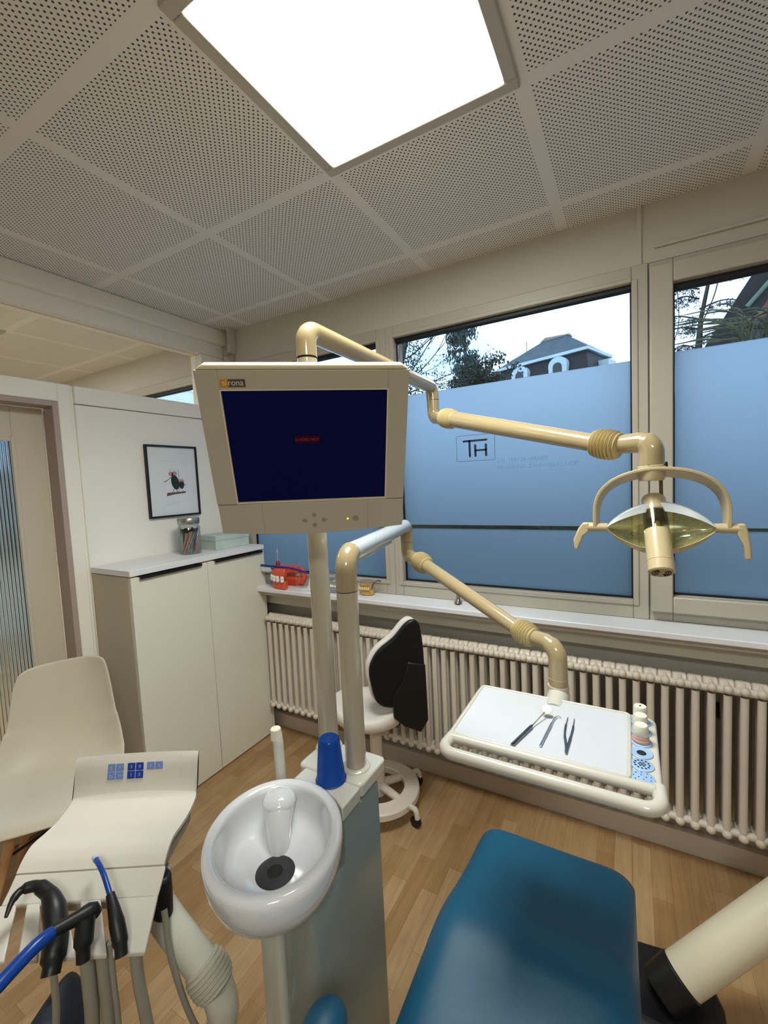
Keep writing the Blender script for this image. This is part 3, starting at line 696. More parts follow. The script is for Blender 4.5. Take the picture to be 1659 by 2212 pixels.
# bowl: oval dish, long axis toward upper left
Mb = Matrix.Translation((BC.x, BC.y, 0.0)) @ Matrix.Rotation(ca, 4, 'Z') @ Matrix.Diagonal((.159 / .15, .137 / .15, 1, 1))
prof = [(0.030, .792), (0.070, .796), (0.108, .812), (0.134, .842), (0.147, .876), (0.1505, .902), (0.1500, .912), (0.1475, .918), (0.142, .9208), (0.134, .9206), (0.1285, .9192), (0.1255, .9160), (0.1240, .9080), (0.1220, .890), (0.1175, .868), (0.110, .855), (0.099, .848), (0.088, .8435), (0.084, .8425), (0.080, .8405), (0.060, .836), (0.035, .8325)]
bowl = un.part(MB().lathe(prof, 64, M=Mb, capb=True, capt=True), 'bowl', PORC, angle=60, label='white glossy oval spittoon bowl')
Md = Matrix.Translation((-.629, .592, 0)) @ Matrix.Rotation(ca, 4, 'Z')
un.part(MB().lathe([(0.040, .828), (0.040, .8335), (0.037, .8350), (0.016, .8352), (0.014, .830)], 40, M=Md, capt=False), 'drain', mat('charcoal_rubber', (52, 52, 56), 0.5, noise=0.05), parent=bowl, label='dark grey drain disc')
un.part(MB().lathe([(0.0165, .8336), (0.0160, .8342)], 24, M=Md, capb=True, capt=True), 'drain_hole', BLACK, parent=bowl)
# water inlet bulge on the rim
m = MB(); m.sphere((-.694, .680, .902), .037, 28, (1.0, 1.0, .60))
un.part(m, 'rinse_inlet', PORC, parent=bowl)
un.part(MB().tube(spline([(-.690, .676, .893), (-.681, .663, .878), (-.672, .652, .862), (-.662, .640, .840), (-.652, .626, .822)], 4), [.033, .032, .031, .030, .029, .028, .027, .026, .026, .025, .024, .023, .022, .020, .018, .015, .012], 28), 'inlet_ramp', PORC, parent=bowl, angle=80)
un.part(MB().sphere((-.680, .645, .889), .0055, 12), 'nozzle', PORC, parent=bowl)
# cup filler spout behind the bowl
m = MB(); m.tube(fillet([(-.742, .742, .74), (-.748, .742, .99), (-.752, .742, 1.012)], .02), .0125, 16, flat=1.0); 
un.part(m, 'cup_filler', mat('spout_plastic', (214, 210, 200), 0.4, noise=0.02))
un.part(MB().tube([(-.752, .742, .998), (-.753, .741, 1.026)], [.0145, .0125], 16), 'filler_cap', mat('spout_cap', (232, 222, 200), 0.3, noise=0.02), bevel=0.002)
# posts
def post(P_, z1, label):
    m = MB().tube([(P_[0], P_[1], .905), (P_[0], P_[1], .92), (P_[0], P_[1], z1)], .0255, 40)
    o = un.part(m, 'post', POLE, label=label)
    un.part(MB().lathe([(.036, .909), (.034, .914), (.027, .918)], 32, (P_[0], P_[1], 0)), 'post_collar', UNIT, parent=o)
post(P1, 1.926, 'taller beige post that carries monitor and lamp arm'); post(P2, 1.352, 'shorter beige post that carries the tray arm')

# lamp arm
F1 = Vector((-.728, 1.735, 0)); ZL = 2.000
la = Thing('operating_lamp', 'beige dental operating lamp with wide curved glass reflector on a long jointed arm', 'lamp', (P1[0], P1[1], 1.93))
p = fillet([(P1[0], P1[1], 1.931), (P1[0], P1[1], ZL), (F1.x, F1.y, ZL), (F1.x + .004, F1.y, 1.944)], [0, .062, .055, 0], 12)
la.part(MB().tube(p, [.0262] * 14 + [.0262] * (len(p) - 14), 40), 'horizontal_tube', ARM)
la.part(MB().tube([(P1[0], P1[1], 1.926), (P1[0], P1[1], 1.931)], .0245, 32), 'joint_ring', DARKG)
sA = Vector((-.650, 1.672, 1.856)); sB = Vector((-.082, 1.418, 1.692))
la2 = la
dirn = (sB - sA).normalized()
p = fillet([(F1.x + .004, F1.y, 1.9425), (F1.x + .006, F1.y - .002, 1.868), tuple(sA - dirn * .005)], [0, .034, 0], 10)
la2.part(MB().tube(p, .0255, 32), 'upper_elbow', ARM)
la2.part(MB().tube([(F1.x + .004, F1.y, 1.9425), (F1.x + .004, F1.y, 1.9445)], .0245, 32), 'joint_ring', DARKG)
m = MB(); bellows(m, sA - dirn * .014, sA + dirn * .062, .031, .040, 7); la2.part(m, 'bellows', BELLOW, angle=80)
k_ = [sA + dirn * .05, sA + dirn * .10, sB - dirn * .02, sB + dirn * .02]
la2.part(MB().tube(k_, [.031, .031, .0262, .0262], 32, flat=1.0), 'spring_tube', ARM)
m = MB(); bellows(m, sB - dirn * .014, sB + dirn * .068 + Vector((0, 0, .004)), .034, .0435, 8); la2.part(m, 'bellows', BELLOW, angle=80)
LH = Vector((.050, 1.360, 0))
p = fillet([tuple(sB + dirn * .05 + Vector((0, 0, .004))), (LH.x, LH.y, 1.684), (LH.x, LH.y, 1.622)], [0, .050, 0], 12)
la2.part(MB().tube(p, [.0245] + [.0275] * 4 + [.031] * (len(p) - 5), 36), 'lower_elbow', ARM)

# operating lamp head
ol = la
ol.part(MB().tube([(LH.x, LH.y, 1.620), (LH.x, LH.y, 1.586), (LH.x, LH.y, 1.580)], [.032, .031, .029], 36), 'hub', LAMPM, bevel=0.001)
YC = Vector((.064, 1.360, 1.454)); rx = .147
# yoke arch: flat band
def yoke(t):
    a = PI * t; s_ = math.sin(a); return Vector((YC.x - rx * math.cos(a) * (1 + .04 * s_), YC.y, YC.z + .002 + .146 * (s_ ** .62)))
n = 48; m = MB(); V = []
for i in range(n + 1):
    t = i / n; c0 = yoke(t); tt = min(max(t, .002), .998); d = (yoke(min(1, tt + .002)) - yoke(max(0, tt - .002))).normalized(); nn = Vector((-d.z, 0, d.x)); wv_ = .013 + .020 * math.sin(PI * t)
    V.append([m.bm.verts.new(c0 + nn * a + Vector((0, b_, 0))) for a, b_ in ((.0045 + .3 * wv_, -wv_), (.0045 - .3 * wv_, wv_), (-.0045 - .3 * wv_, wv_), (-.0045 + .3 * wv_, -wv_))])
for i in range(n):
    for j in range(4): m.face([V[i][j], V[i][(j + 1) % 4], V[i + 1][(j + 1) % 4], V[i + 1][j]])
m.face(V[0]); m.face(V[-1])
ol.part(m, 'yoke', LAMPM, bevel=0.002, angle=50)
for s_ in (-1, 1):
    x0 = YC.x + s_ * .118; x1 = YC.x + s_ * .178
    hx = ol.part(MB().tube([(x0, YC.y, YC.z), (x0 + s_ * .018, YC.y, YC.z), (x1, YC.y, YC.z)], [.0115, .0125, .0135], 24), 'pivot', LAMPM, bevel=0.002)
    m = MB()
    if s_ < 0: pts = [(x1 + .012, .0125), (x1 - .004, .013), (x1 - .016, -.004), (x1 - .029, -.036), (x1 - .026, -.064), (x1 - .018, -.066), (x1 - .002, -.024), (x1 + .012, -.0135)]
    else: pts = [(x1 - .012, .0125), (x1 + .004, .013), (x1 + .010, -.010), (x1 + .015, -.045), (x1 + .017, -.076), (x1 + .005, -.077), (x1 + .001, -.040), (x1 - .012, -.0135)]
    m.prism(pts, .026, XZ(0, YC.y + .013, YC.z)); ol.part(m, 'handle', LAMPM, bevel=0.004, seg=3, parent=hx)
# reflector: lens-outlined curved dish tipped toward the room
Mr = Matrix.Translation((.066, YC.y - .002, YC.z)) @ Matrix.Rotation(math.radians(-8), 4, 'X')
W_, H_, D_ = .121, .064, .045
def refl(u, v, off=0.0, grow=1.0):
    x_ = (-1 + 2 * u) * .999; h = H_ * (1 - abs(x_) ** 1.9) ** .85 * grow + .0015
    z_ = (-1 + 2 * v) * h
    dep = D_ * (1 - x_ * x_) * (1 - ((-1 + 2 * v) ** 2) * .92)
    return Mr @ Vector((x_ * W_ * grow, dep + off, z_ - .001))
def rmat():
    m_ = bpy.data.materials.new('dichroic_reflector'); m_.use_nodes = True; t = m_.node_tree; t.nodes.clear()
    gs = t.nodes.new('ShaderNodeBsdfGlossy'); gs.inputs['Color'].default_value = (*s2l((246, 244, 200)), 1); gs.inputs['Roughness'].default_value = .08
    df = t.nodes.new('ShaderNodeBsdfDiffuse'); df.inputs['Color'].default_value = (*s2l((212, 206, 128)), 1)
    tr = t.nodes.new('ShaderNodeBsdfTransparent'); tr.inputs[0].default_value = (.8, .85, .55, 1)
    n_ = t.nodes.new('ShaderNodeTexNoise'); n_.inputs['Scale'].default_value = 14; r_ = t.nodes.new('ShaderNodeValToRGB'); r_.color_ramp.elements[0].position = .3; r_.color_ramp.elements[1].position = .7
    r_.color_ramp.elements[0].color = (.25, .25, .25, 1); r_.color_ramp.elements[1].color = (.5, .5, .5, 1)
    m1 = t.nodes.new('ShaderNodeMixShader'); m2 = t.nodes.new('ShaderNodeMixShader'); o_ = t.nodes.new('ShaderNodeOutputMaterial')
    t.links.new(n_.outputs['Fac'], r_.inputs['Fac']); t.links.new(r_.outputs[0], m1.inputs[0]); t.links.new(gs.outputs[0], m1.inputs[1]); t.links.new(df.outputs[0], m1.inputs[2])
    m2.inputs[0].default_value = .22; t.links.new(m1.outputs[0], m2.inputs[1]); t.links.new(tr.outputs[0], m2.inputs[2]); t.links.new(m2.outputs[0], o_.inputs[0])
    return m_
m = MB(); m.grid(lambda u, v: refl(u, v), 40, 14)
rf = ol.part(m, 'reflector', rmat(), angle=80, label='yellowish mirrored glass reflector')
FROST = mat('frosted_rim_plastic', (206, 212, 210), 0.25, noise=0.02, nscale=10, trans=0.25)
def rim(top):
    m = MB(); V = []; n = 44
    for i in range(n + 1):
        u = i / n; x_ = -1 + 2 * u; c0 = refl(u, 1.0 if top else 0.0); th = (.020 if top else .012) * (1 - abs(x_) ** 3) + .003
        s_ = 1 if top else -1
        a, b_ = (-.016, .004) if top else (-.010, .006)
        V.append([m.bm.verts.new(c0 + Vector((0, y_, z_))) for y_, z_ in ((a, s_ * .004), (b_, s_ * .006), (b_, -s_ * .002), (a - .006, -s_ * (th - .004)))])
    for i in range(n):
        for j in range(4): m.face([V[i][j], V[i][(j + 1) % 4], V[i + 1][(j + 1) % 4], V[i + 1][j]])
    m.face(V[0]); m.face(V[-1]); return m
ol.part(rim(True), 'upper_rim', FROST, bevel=0.0015, angle=50, label='frosted whitish band along the top edge')
ol.part(rim(False), 'lower_rim', LAMPM, bevel=0.0015, angle=50)
# central bulb housing, tipped toward the room
A_ = Vector((.055, YC.y + .034, 1.533)); B_ = Vector((.068, YC.y - .088, 1.350)); L_ = (B_ - A_)
def along(t): return A_ + L_ * t
ol.part(MB().tube([along(0), along(.03), along(.22)], [.026, .0285, .0285], 36), 'upper_cap', LAMPM, bevel=0.001)
ol.part(MB().tube([along(.22), along(.34), along(.35)], [.0275, .0275, .024], 32), 'bulb_socket', mat('dark_brass', (92, 80, 44), 0.25, metal=0.8, noise=0.2, nscale=30))
ol.part(MB().tube([along(.20), along(.50)], .0290, 32, caps=False), 'glass_sleeve', JARG)
ol.part(MB().tube([along(.34), along(.48)], .010, 16), 'bulb', mat('bulb_gold', (190, 168, 84), 0.2, metal=0.4, noise=0.1))
ol.part(MB().tube([along(.47), along(.86), along(.862), along(.866), along(.985), along(1.0)], [.0295, .0300, .0290, .0300, .0300, .027], 36), 'lower_cap', LAMPM)
m = MB(); Lz = L_.normalized(); q = Lz.rotation_difference(Vector((0, 0, 1))).inverted().to_matrix().to_4x4()
for rr_ in (.010, .015, .020):
    for a0, a1 in ((-2.6, -.55), (.55, 2.6)):
        pth = [Matrix.Translation(along(1.0)) @ q @ Vector((rr_ * math.cos(a0 + (a1 - a0) * k / 14 + PI / 2), rr_ * math.sin(a0 + (a1 - a0) * k / 14 + PI / 2), .0002)) for k in range(15)]
        m.tube(pth, .0013, 6)
ol.part(m, 'vent_slots', BLACK)
ol.part(MB().tube([(.072, YC.y + .02, 1.60), (.074, YC.y + .02, 1.50)], .0045, 12), 'rod', mat('bronze_rod', (112, 92, 60), 0.4, metal=0.6, noise=0.1))
ol.part(MB().tube([(.082, YC.y + .01, 1.628), (.084, YC.y + .01, 1.606)], .005, 10), 'lock_pin', BLKP)

# tray arm
ta = Thing('instrument_tray', 'white dental instrument tray with grab rail on a jointed beige arm before the radiator', 'tray', (P2[0], P2[1], 1.352))
ZT = 1.440; F2 = Vector((-.747, 1.480, 0))
p = fillet([(P2[0], P2[1], 1.354), (P2[0], P2[1], ZT), (F2.x, F2.y, ZT), (F2.x, F2.y, 1.377)], [0, .055, .04, 0], 12)
ta.part(MB().tube(p[:13], .0262, 40), 'elbow', ARM)
ta.part(MB().tube([p[12], p[13], p[14]] if False else [p[12], p[14]], .0245, 36), 'horizontal_tube', SILV)
ta.part(MB().tube(p[14:], .0243, 36), 'end_elbow', ARM)
ta.part(MB().tube([(P2[0], P2[1], 1.352), (P2[0], P2[1], 1.355)], .0245, 32), 'joint_ring', DARKG)
a0 = p[12].copy(); a1 = p[14].copy(); a0.z -= .026; a1.z -= .024
ta.part(MB().box(-.010, .010, .0, (a1 - a0).length * .62, -.006, .006, Matrix.Translation(a0) @ (a1 - a0).to_track_quat('Y', 'Z').to_matrix().to_4x4()), 'cable_cover', SILV, bevel=0.003)
ts = ta
tA = Vector((-.690, 1.448, 1.316)); tB = Vector((-.280, 1.228, 1.176)); td = (tB - tA).normalized()
p = fillet([(F2.x, F2.y, 1.375), (F2.x, F2.y, 1.322), tuple(tA)], [0, .034, 0], 10)
ts.part(MB().tube(p, .0238, 32), 'upper_elbow', ARM)
m = MB(); bellows(m, tA - td * .002, tA + td * .060, .029, .037, 7); ts.part(m, 'bellows', BELLOW, angle=80)
ts.part(MB().tube([tA + td * .05, tB + td * .01], [.0232, .0208], 32, flat=1.0), 'spring_tube', ARM)
m = MB(); bellows(m, tB - td * .006, tB + td * .060 + Vector((0, 0, .006)), .027, .0335, 8); ts.part(m, 'bellows', BELLOW, angle=80)
p = fillet([tuple(tB + td * .05 + Vector((0, 0, .006))), (-.165, 1.165, 1.168), (-.165, 1.165, 1.030)], [0, .045, 0], 12)
ts.part(MB().tube(p, [.019] + [.0208] * 4 + [.0232] * (len(p) - 5), 36), 'lower_elbow', ARM)
ts.part(MB().tube([(-.165, 1.165, 1.082), (-.165, 1.165, 1.080)], .0236, 32), 'joint_ring', LAMPM)
kb = tA + td * .235 + Vector((-.003, -.006, -.026))
ts.part(MB().tube([kb + Vector((0, 0, .006)), kb, kb + Vector((0, 0, -.010)), kb + Vector((0, 0, -.020)), kb + Vector((0, 0, -.026))], [.005, .0055, .008, .014, .012], 20), 'knob', CHROME, label='small metal knob')

# ------------------------------------------------------------------ instrument tray
tx0, tx1, ty0, ty1, tz = -.358, .048, .858, 1.118, 1.046
tr = ta
m = MB(); out = rpoly(tx0, tx1, ty0, ty1, .022); inn = rpoly(tx0 + .010, -.004, ty0 + .010, ty1 - .010, .010); k = len(out)
m.prism(out, .016, Matrix.Translation((0, 0, 1.030)))
tr.part(m, 'body', TRAYM, bevel=0.005, seg=3)
# raised lip around the tray well
m = MB(); pth = [(q_[0], q_[1], 1.048) for q_ in inn]; m.tube(pth, .0042, 10, closed=True)
tr.part(m, 'lip', TRAYM)
tr.part(MB().prism(rpoly(tx0 + .013, -.008, ty0 + .013, ty1 - .013, .008), .003, Matrix.Translation((0, 0, 1.0462))), 'tray_mat', TRAYIN, smooth=False)
# grab rail: loop with inner tube along the front edge
m = MB(); m.tube(fillet([(tx0 + .012, .872, 1.040), (tx0 + .004, .815, 1.036), (tx1 - .004, .815, 1.036), (tx1 - .006, .872, 1.040)], .028, 8), .0125, 20)
tr.part(m, 'grab_rail', TRAYM)
tr.part(MB().tube([(tx0 + .012, .861, 1.042), (tx1 - .012, .861, 1.042)], .0105, 20), 'front_edge', TRAYM)
tr.part(MB().tube(fillet([(-.165, 1.165, 1.062), (-.165, 1.165, 1.034), (-.165, 1.08, 1.026)], .02, 8), [.026] * 4 + [.028] * 7, 28), 'neck', TRAYM)
# pale blue insert discs
PB = mat('pale_blue_plastic', (142, 170, 204), 0.35, noise=0.02); HOLE = mat('insert_hole', (14, 14, 18), 0.6, noise=0.1)
discs = []
for i, yy in enumerate((1.086, 1.045, 1.004, .963, .922, .882)):
    xx = .0170
    pr = [(.0205, 1.0458), (.0205, 1.0478), (.0190, 1.0486)] if i != 3 else [(.0205, 1.0458), (.0205, 1.0478), (.0190, 1.0486), (.0120, 1.0472)]
    d = tr.part(MB().lathe(pr, 32, (xx, yy, 0)), 'insert_disc', PB, label='pale blue insert disc'); discs.append((xx, yy, d))
xx, yy, d = discs[3]; tr.part(MB().lathe([(.0088, 1.0470), (.0080, 1.0479)], 24, (xx, yy, 0)), 'hole', HOLE, parent=d)
m = MB(); xx, yy, d = discs[4]
for r_, n_ in ((0, 1), (.0052, 6), (.0125, 12)):
    for k in range(n_): m.lathe([(.0021, 1.0485), (.0021, 1.04885)], 10, (xx + r_ * math.cos(2 * PI * k / n_), yy + r_ * math.sin(2 * PI * k / n_), 0))
tr.part(m, 'holes', HOLE, parent=d, smooth=False)
m = MB(); xx, yy, d = discs[5]
for r_, n_ in ((.0062, 4), (.0145, 9)):
    for k in range(n_): m.lathe([(.0012, 1.0485), (.0012, 1.04885)], 8, (xx + r_ * math.cos(2 * PI * k / n_ + .3), yy + r_ * math.sin(2 * PI * k / n_ + .3), 0))
tr.part(m, 'holes', HOLE, parent=d, smooth=False)
# three small pots standing in the inserts
CREAM = mat('cream_lid', (206, 202, 188), 0.35, noise=0.02); PPINK = mat('pink_pot', (198, 158, 142), 0.4, noise=0.02)
for i, (lab, bc) in enumerate((('white lidded pot in the rearmost insert with a dot on its lid', CREAM), ('white lidded pot in the middle of the three pots', CREAM), ('white lidded pot with pink rings, front one of three', PPINK))):
    xx, yy, _ = discs[i]; zb = 1.0486
    pt = Thing('small_pot', lab, 'pot', (xx, yy, zb), group='small lidded pots on the tray')
    if i == 2: bp_ = [(.0150, 0), (.0162, .002), (.0158, .006), (.0145, .008), (.0150, .010), (.0145, .013), (.0140, .014)]
    else: bp_ = [(.0150, 0), (.0155, .003), (.0140, .012)]
    pt.part(MB().lathe(bp_, 28, (xx, yy, zb)), 'pot_body', bc)
    pt.part(MB().lathe([(.0138, .012 if i < 2 else .0145), (.0142, .014 if i < 2 else .0155), (.0130, .034), (.0118, .036)], 28, (xx, yy, zb)), 'lid', CREAM, bevel=0.0)
    if i == 0: pt.part(MB().lathe([(.0025, .036), (.0020, .0366)], 12, (xx, yy, zb)), 'lid_dot', HOLE)

# hand instruments on the tray
zt = 1.0525
def inst(name, label, loc): return Thing(name, label, 'dental instrument', loc)
mi = inst('dental_mirror', 'dental mouth mirror with dark round handle lying at a slant on the tray', (-.20, .93, zt))
a = Vector((-.2165, .870, zt + .001)); b_ = Vector((-.192, .960, zt + .002)); c_ = Vector((-.174, 1.012, zt + .010))
mi.part(MB().tube([a, a.lerp(b_, .04), a.lerp(b_, .92), b_], [.0030, .0036, .0036, .002], 12), 'handle', STEEL)
mi.part(MB().tube([b_, b_.lerp(c_, .6), c_], .0013, 8), 'stem', CHROME)
MR = Matrix.Translation((-.1705, 1.021, zt + .013)) @ Euler((math.radians(38), 0, 0)).to_matrix().to_4x4()
mi.part(MB().lathe([(.0100, -.0012), (.0112, 0), (.0108, .0012)], 28, M=MR), 'mirror_head', mat('mirror_face', (176, 164, 150), 0.12, metal=0.9, noise=0.02))
pr_ = inst('dental_probe', 'thin steel dental probe lying between the mirror and the tweezers', (-.16, .95, zt))
a = Vector((-.164, .893, zt)); b_ = Vector((-.156, .985, zt + .001))
pr_.part(MB().tube([a, b_], .0024, 10), 'handle', CHROME)
pr_.part(MB().tube(spline([b_, (-.153, 1.010, zt + .001), (-.148, 1.024, zt + .001), (-.142, 1.024, zt), (-.140, 1.020, zt)], 5), [.0014] * 10 + [.0007] * 11, 8), 'tip', CHROME)
tw = inst('dental_tweezers', 'open steel dental tweezers lying on the right half of the tray', (-.115, .96, zt))
for s_ in (-1, 1):
    pth = spline([(-.1145, .893, zt), (-.1155 + s_ * .0015, .915, zt), (-.1185 + s_ * .0060, .955, zt), (-.1195 + s_ * .0075, .990, zt), (-.1200 + s_ * .0068, 1.030, zt)], 6)
    tw.part(MB().tube(pth, [.0026] * 12 + [.0020] * 8 + [.0008] * 5, 8, flat=.5), 'blade', STEEL)
tw.part(MB().sphere((-.1142, .892, zt), .0022, 10), 'joint', STEEL)

# ------------------------------------------------------------------ cup
cx, cy = -.623, .781
cup = Thing('tumbler', 'upturned translucent blue plastic tumbler standing on the dental unit', 'cup', (cx, cy, .9105))
def cupmat():
    m_ = bpy.data.materials.new('translucent_blue'); m_.use_nodes = True; t = m_.node_tree; t.nodes.clear()
    tr_ = t.nodes.new('ShaderNodeBsdfTransparent'); tr_.inputs[0].default_value = (.06, .30, .85, 1)
    p_ = t.nodes.new('ShaderNodeBsdfPrincipled'); p_.inputs['Base Color'].default_value = (.004, .085, .42, 1); p_.inputs['Roughness'].default_value = .2
    n_ = t.nodes.new('ShaderNodeTexNoise'); n_.inputs['Scale'].default_value = 30; mr = t.nodes.new('ShaderNodeMapRange'); mr.inputs[3].default_value = .5; mr.inputs[4].default_value = .6
    mx = t.nodes.new('ShaderNodeMixShader'); o_ = t.nodes.new('ShaderNodeOutputMaterial')
    t.links.new(n_.outputs['Fac'], mr.inputs[0]); t.links.new(mr.outputs[0], mx.inputs[0])
    t.links.new(tr_.outputs[0], mx.inputs[1]); t.links.new(p_.outputs[0], mx.inputs[2]); t.links.new(mx.outputs[0], o_.inputs[0]); return m_
CUPM = cupmat()
cup.part(MB().lathe([(.0355, .0), (.0362, .002), (.0345, .006), (.0335, .008), (.0262, .086), (.0258, .094), (.0240, .100), (.0215, .1025), (.0, .1020)][:-1], 40, (cx, cy, .9108), capb=False), 'cup_wall', CUPM)
cup.part(MB().tube([(cx + .0355 * math.cos(2 * PI * k / 40), cy + .0355 * math.sin(2 * PI * k / 40), .9125) for k in range(40)], .0014, 8, closed=True), 'rim', CUPM)

# ------------------------------------------------------------------ monitor
mo = Thing('monitor', 'beige flat monitor with dark blue screen tilted down on the dental unit post', 'monitor', (-.5467, .6779, 1.6821))
Mm = Matrix.Rotation(.6366, 4, 'Z') @ Matrix.Rotation(.4378, 4, 'X') @ Matrix.Rotation(.0116, 4, 'Y')
mo.o.rotation_mode = 'XYZ'; mo.o.rotation_euler = Mm.to_euler('XYZ')
def mp_(mb, name, mt, parent=None, **k): return mo.part(mb, name, mt, parent=parent, world=False, **k)
# front bezel with an opening (local x right, z up, -y toward viewer)
def bez():
    m = MB(); hw = .1915; oz = .1495; sw, sh = .1525, .1145
    bot = [(-hw + 2 * hw * k / 16, -.1835 - .0110 * math.sin(PI * k / 16)) for k in range(17)]
    outer = [(-hw - .002, oz)] + bot + [(hw, oz)]
    for x0, x1, z0, z1 in ((-hw - .001, -sw, -sh - .002, oz), (sw, hw, -sh - .002, oz), (-sw, sw, sh, oz)): m.box(x0, x1, -.002, .014, z0, z1)
    pl = [(-hw, -sh - .0025)] + bot + [(hw, -sh - .0025)]
    m.prism(pl, .016, XZ(0, .014, 0)); return m
mp_(bez(), 'bezel', MONI, bevel=0.0012, seg=2)
mp_(MB().prism([(-.1915, .1495), (.1915, .1495), (.178, .158), (-.178, .158)], .030, XZ(0, .030, 0)), 'top_edge', MONT, bevel=0.003)
mp_(MB().prism([(-.186, -.178), (.186, -.178), (.186, .150), (-.186, .150)], .045, XZ(0, .058, 0)), 'housing', MONT, bevel=0.010, seg=3)
def scrmat():
    m_ = mat('blue_screen', (2, 4, 20), 0.4, noise=0.02, nscale=3, emit=(0, 3, 38), estr=.8, spec=0.12); return m_
scr = mp_(MB().box(-.1530, .1530, .003, .006, -.115, .115), 'screen', scrmat(), smooth=False, label='dark blue lit screen')
mp_(MB().box(-.0270, .0200, .0020, .0030, .0105, .0250), 'message_box', mat('red_message', (34, 4, 14), 0.4, noise=0.05, emit=(44, 4, 14), estr=.5, spec=0.1), parent=scr, smooth=False)
text_mesh('S-VIDEO NOT', .0075, XZ(-.0035, .0019, .0175), 'message_text', mat('red_text', (90, 20, 30), 0.5, emit=(92, 24, 36), estr=.6), scr, depth=.0002)
m = MB()
for s_ in (-1, 1): m.box(s_ * .1522 - .0012, s_ * .1522 + .0012, -.0024, .004, -.1145, .1145)
m.box(-.153, .153, -.0024, .004, -.1157, -.1135); m.box(-.153, .153, -.0024, .004, .1135, .1155)
mp_(m, 'screen_rim', MONT, smooth=False)
m = MB()
m.box(-.191, -.1537, -.0024, -.0018, -.1172, -.1166); m.box(.1537, .191, -.0024, -.0018, -.1172, -.1166)
for x in (-.105, .115): m.box(x - .0003, x + .0003, -.0024, -.0018, -.190, -.117)
mp_(m, 'panel_seam', mat('seam_line', (150, 140, 122), 0.7, noise=0.02), smooth=False)  # thin strips in a darker tone mark the bezel seams
def drop(cx_, cz_, rot):
    pts = []
    for k in range(20):
        a = 2 * PI * k / 20; r_ = .0052; px_ = r_ * math.cos(a) * 1.25; pz_ = r_ * math.sin(a)
        if px_ > 0: pz_ *= (1 - px_ / .009)
        c_, s_ = math.cos(rot), math.sin(rot); pts.append((cx_ + px_ * c_ - pz_ * s_, cz_ + px_ * s_ + pz_ * c_))
    return pts
BTN = mat('button_plastic', (150, 142, 122), 0.45, noise=0.02)
for cx_, cz_, rt in ((.0006, -.1485, PI / 2), (.0006, -.1740, -PI / 2), (-.0205, -.1615, PI), (.0215, -.1610, 0)):
    mp_(MB().prism(drop(cx_, cz_, rt), .0024, XZ(0, 0, 0)), 'button', BTN, bevel=0.0008, seg=2)
mp_(MB().lathe([(.0068, 0), (.0068, .0012), (.0058, .0018), (.0048, .0012)], 28, M=XZ(.0884, -.0015, -.1608)), 'power_button', BTN)
mp_(MB().lathe([(.0022, 0), (.0020, .0012)], 16, M=XZ(.0714, -.0016, -.1611)), 'status_light', mat('led_yellow', (210, 220, 40), 0.4, emit=(215, 235, 30), estr=1.4))
OR = mat('orange_badge', (206, 140, 40), 0.4, noise=0.03); GB = mat('grey_badge', (84, 76, 62), 0.45, noise=0.03); WH = mat('badge_lettering', (226, 220, 208), 0.5, noise=0.01)
bd = mp_(MB().box(-.1498, -.1360, -.0030, -.0018, .1205, .1340), 'badge', [OR], smooth=False, label='orange part of the maker badge')
mp_(MB().box(-.1360, -.1060, -.0030, -.0018, .1205, .1340), 'badge', [GB], smooth=False, label='grey part of the maker badge')
text_mesh('si', .0145, XZ(-.1423, -.0031, .1278), 'badge_text', mat('badge_yellow', (240, 214, 130), 0.5), mo.o, depth=.0003)
text_mesh('rona', .0145, XZ(-.1228, -.0031, .1278), 'badge_text', WH, mo.o, depth=.0003)
# mount to post
ml_ = Mm.to_3x3().inverted() @ (Vector((P1[0], P1[1], 1.66)) - Vector((-.5467, .6779, 1.6821)))
mp_(MB().tube([(0, .056, -.01), (ml_.x * .6, ml_.y * .6, ml_.z * .8), tuple(ml_)], .022, 20), 'mount', POLE)
mo.part(MB().tube([Mm.to_3x3().inverted() @ (Vector((P1[0], P1[1], z)) - Vector((-.5467, .6779, 1.6821))) for z in (1.62, 1.70)], .033, 32), 'clamp', POLE, world=False, bevel=0.003)

# ------------------------------------------------------------------ operator's table (lower left)
TE1 = Vector((.8592, .5116, 0)); TE2 = Vector((.5116, -.8592, 0)); TO = Vector((-1.2190, .5190, 0))
def tp(t, s_, z): return TO + TE1 * t + TE2 * s_ + Vector((0, 0, z))
MT = Matrix(((TE1.x, TE2.x, 0, TO.x), (TE1.y, TE2.y, 0, TO.y), (0, 0, 1, 0), (0, 0, 0, 1)))   # (t, s, z) -> world
ot = Thing('operator_table', 'white wavy dentist instrument table with blue key pad and hanging hoses', 'dental unit', (-1.0, .45, 0))
prof_t = spline([(0, .951, 0), (.006, .934, 0), (.016, .890, 0), (.028, .864, 0), (.052, .853, 0), (.085, .8495, 0), (.12, .8525, 0), (.160, .857, 0), (.185, .848, 0), (.204, .834, 0)], 5)
prof_f = [(.2055, .8325), (.226, .8165), (.245, .804)]
def sheet(P_, t0, t1, th, nt_=24, crown=.004):
    m = MB(); V = []
    for i in range(nt_ + 1):
        t = t0 + (t1 - t0) * i / nt_; row = []
        cw = 0
        for s_, z in P_: row.append(m.bm.verts.new(tp(t, s_, z + (crown * (1 - (2 * (t - t0) / (t1 - t0) - 1) ** 2) if s_ < .03 else 0))))
        for s_, z in reversed(P_): row.append(m.bm.verts.new(tp(t, s_ + (.006 if s_ < .03 else 0), z - th)))
        V.append(row)
    k = len(V[0])
    for i in range(nt_):
        for j in range(k): m.face([V[i][j], V[i][(j + 1) % k], V[i + 1][(j + 1) % k], V[i + 1][j]])
    m.face(V[0]); m.face(list(reversed(V[-1]))); return m
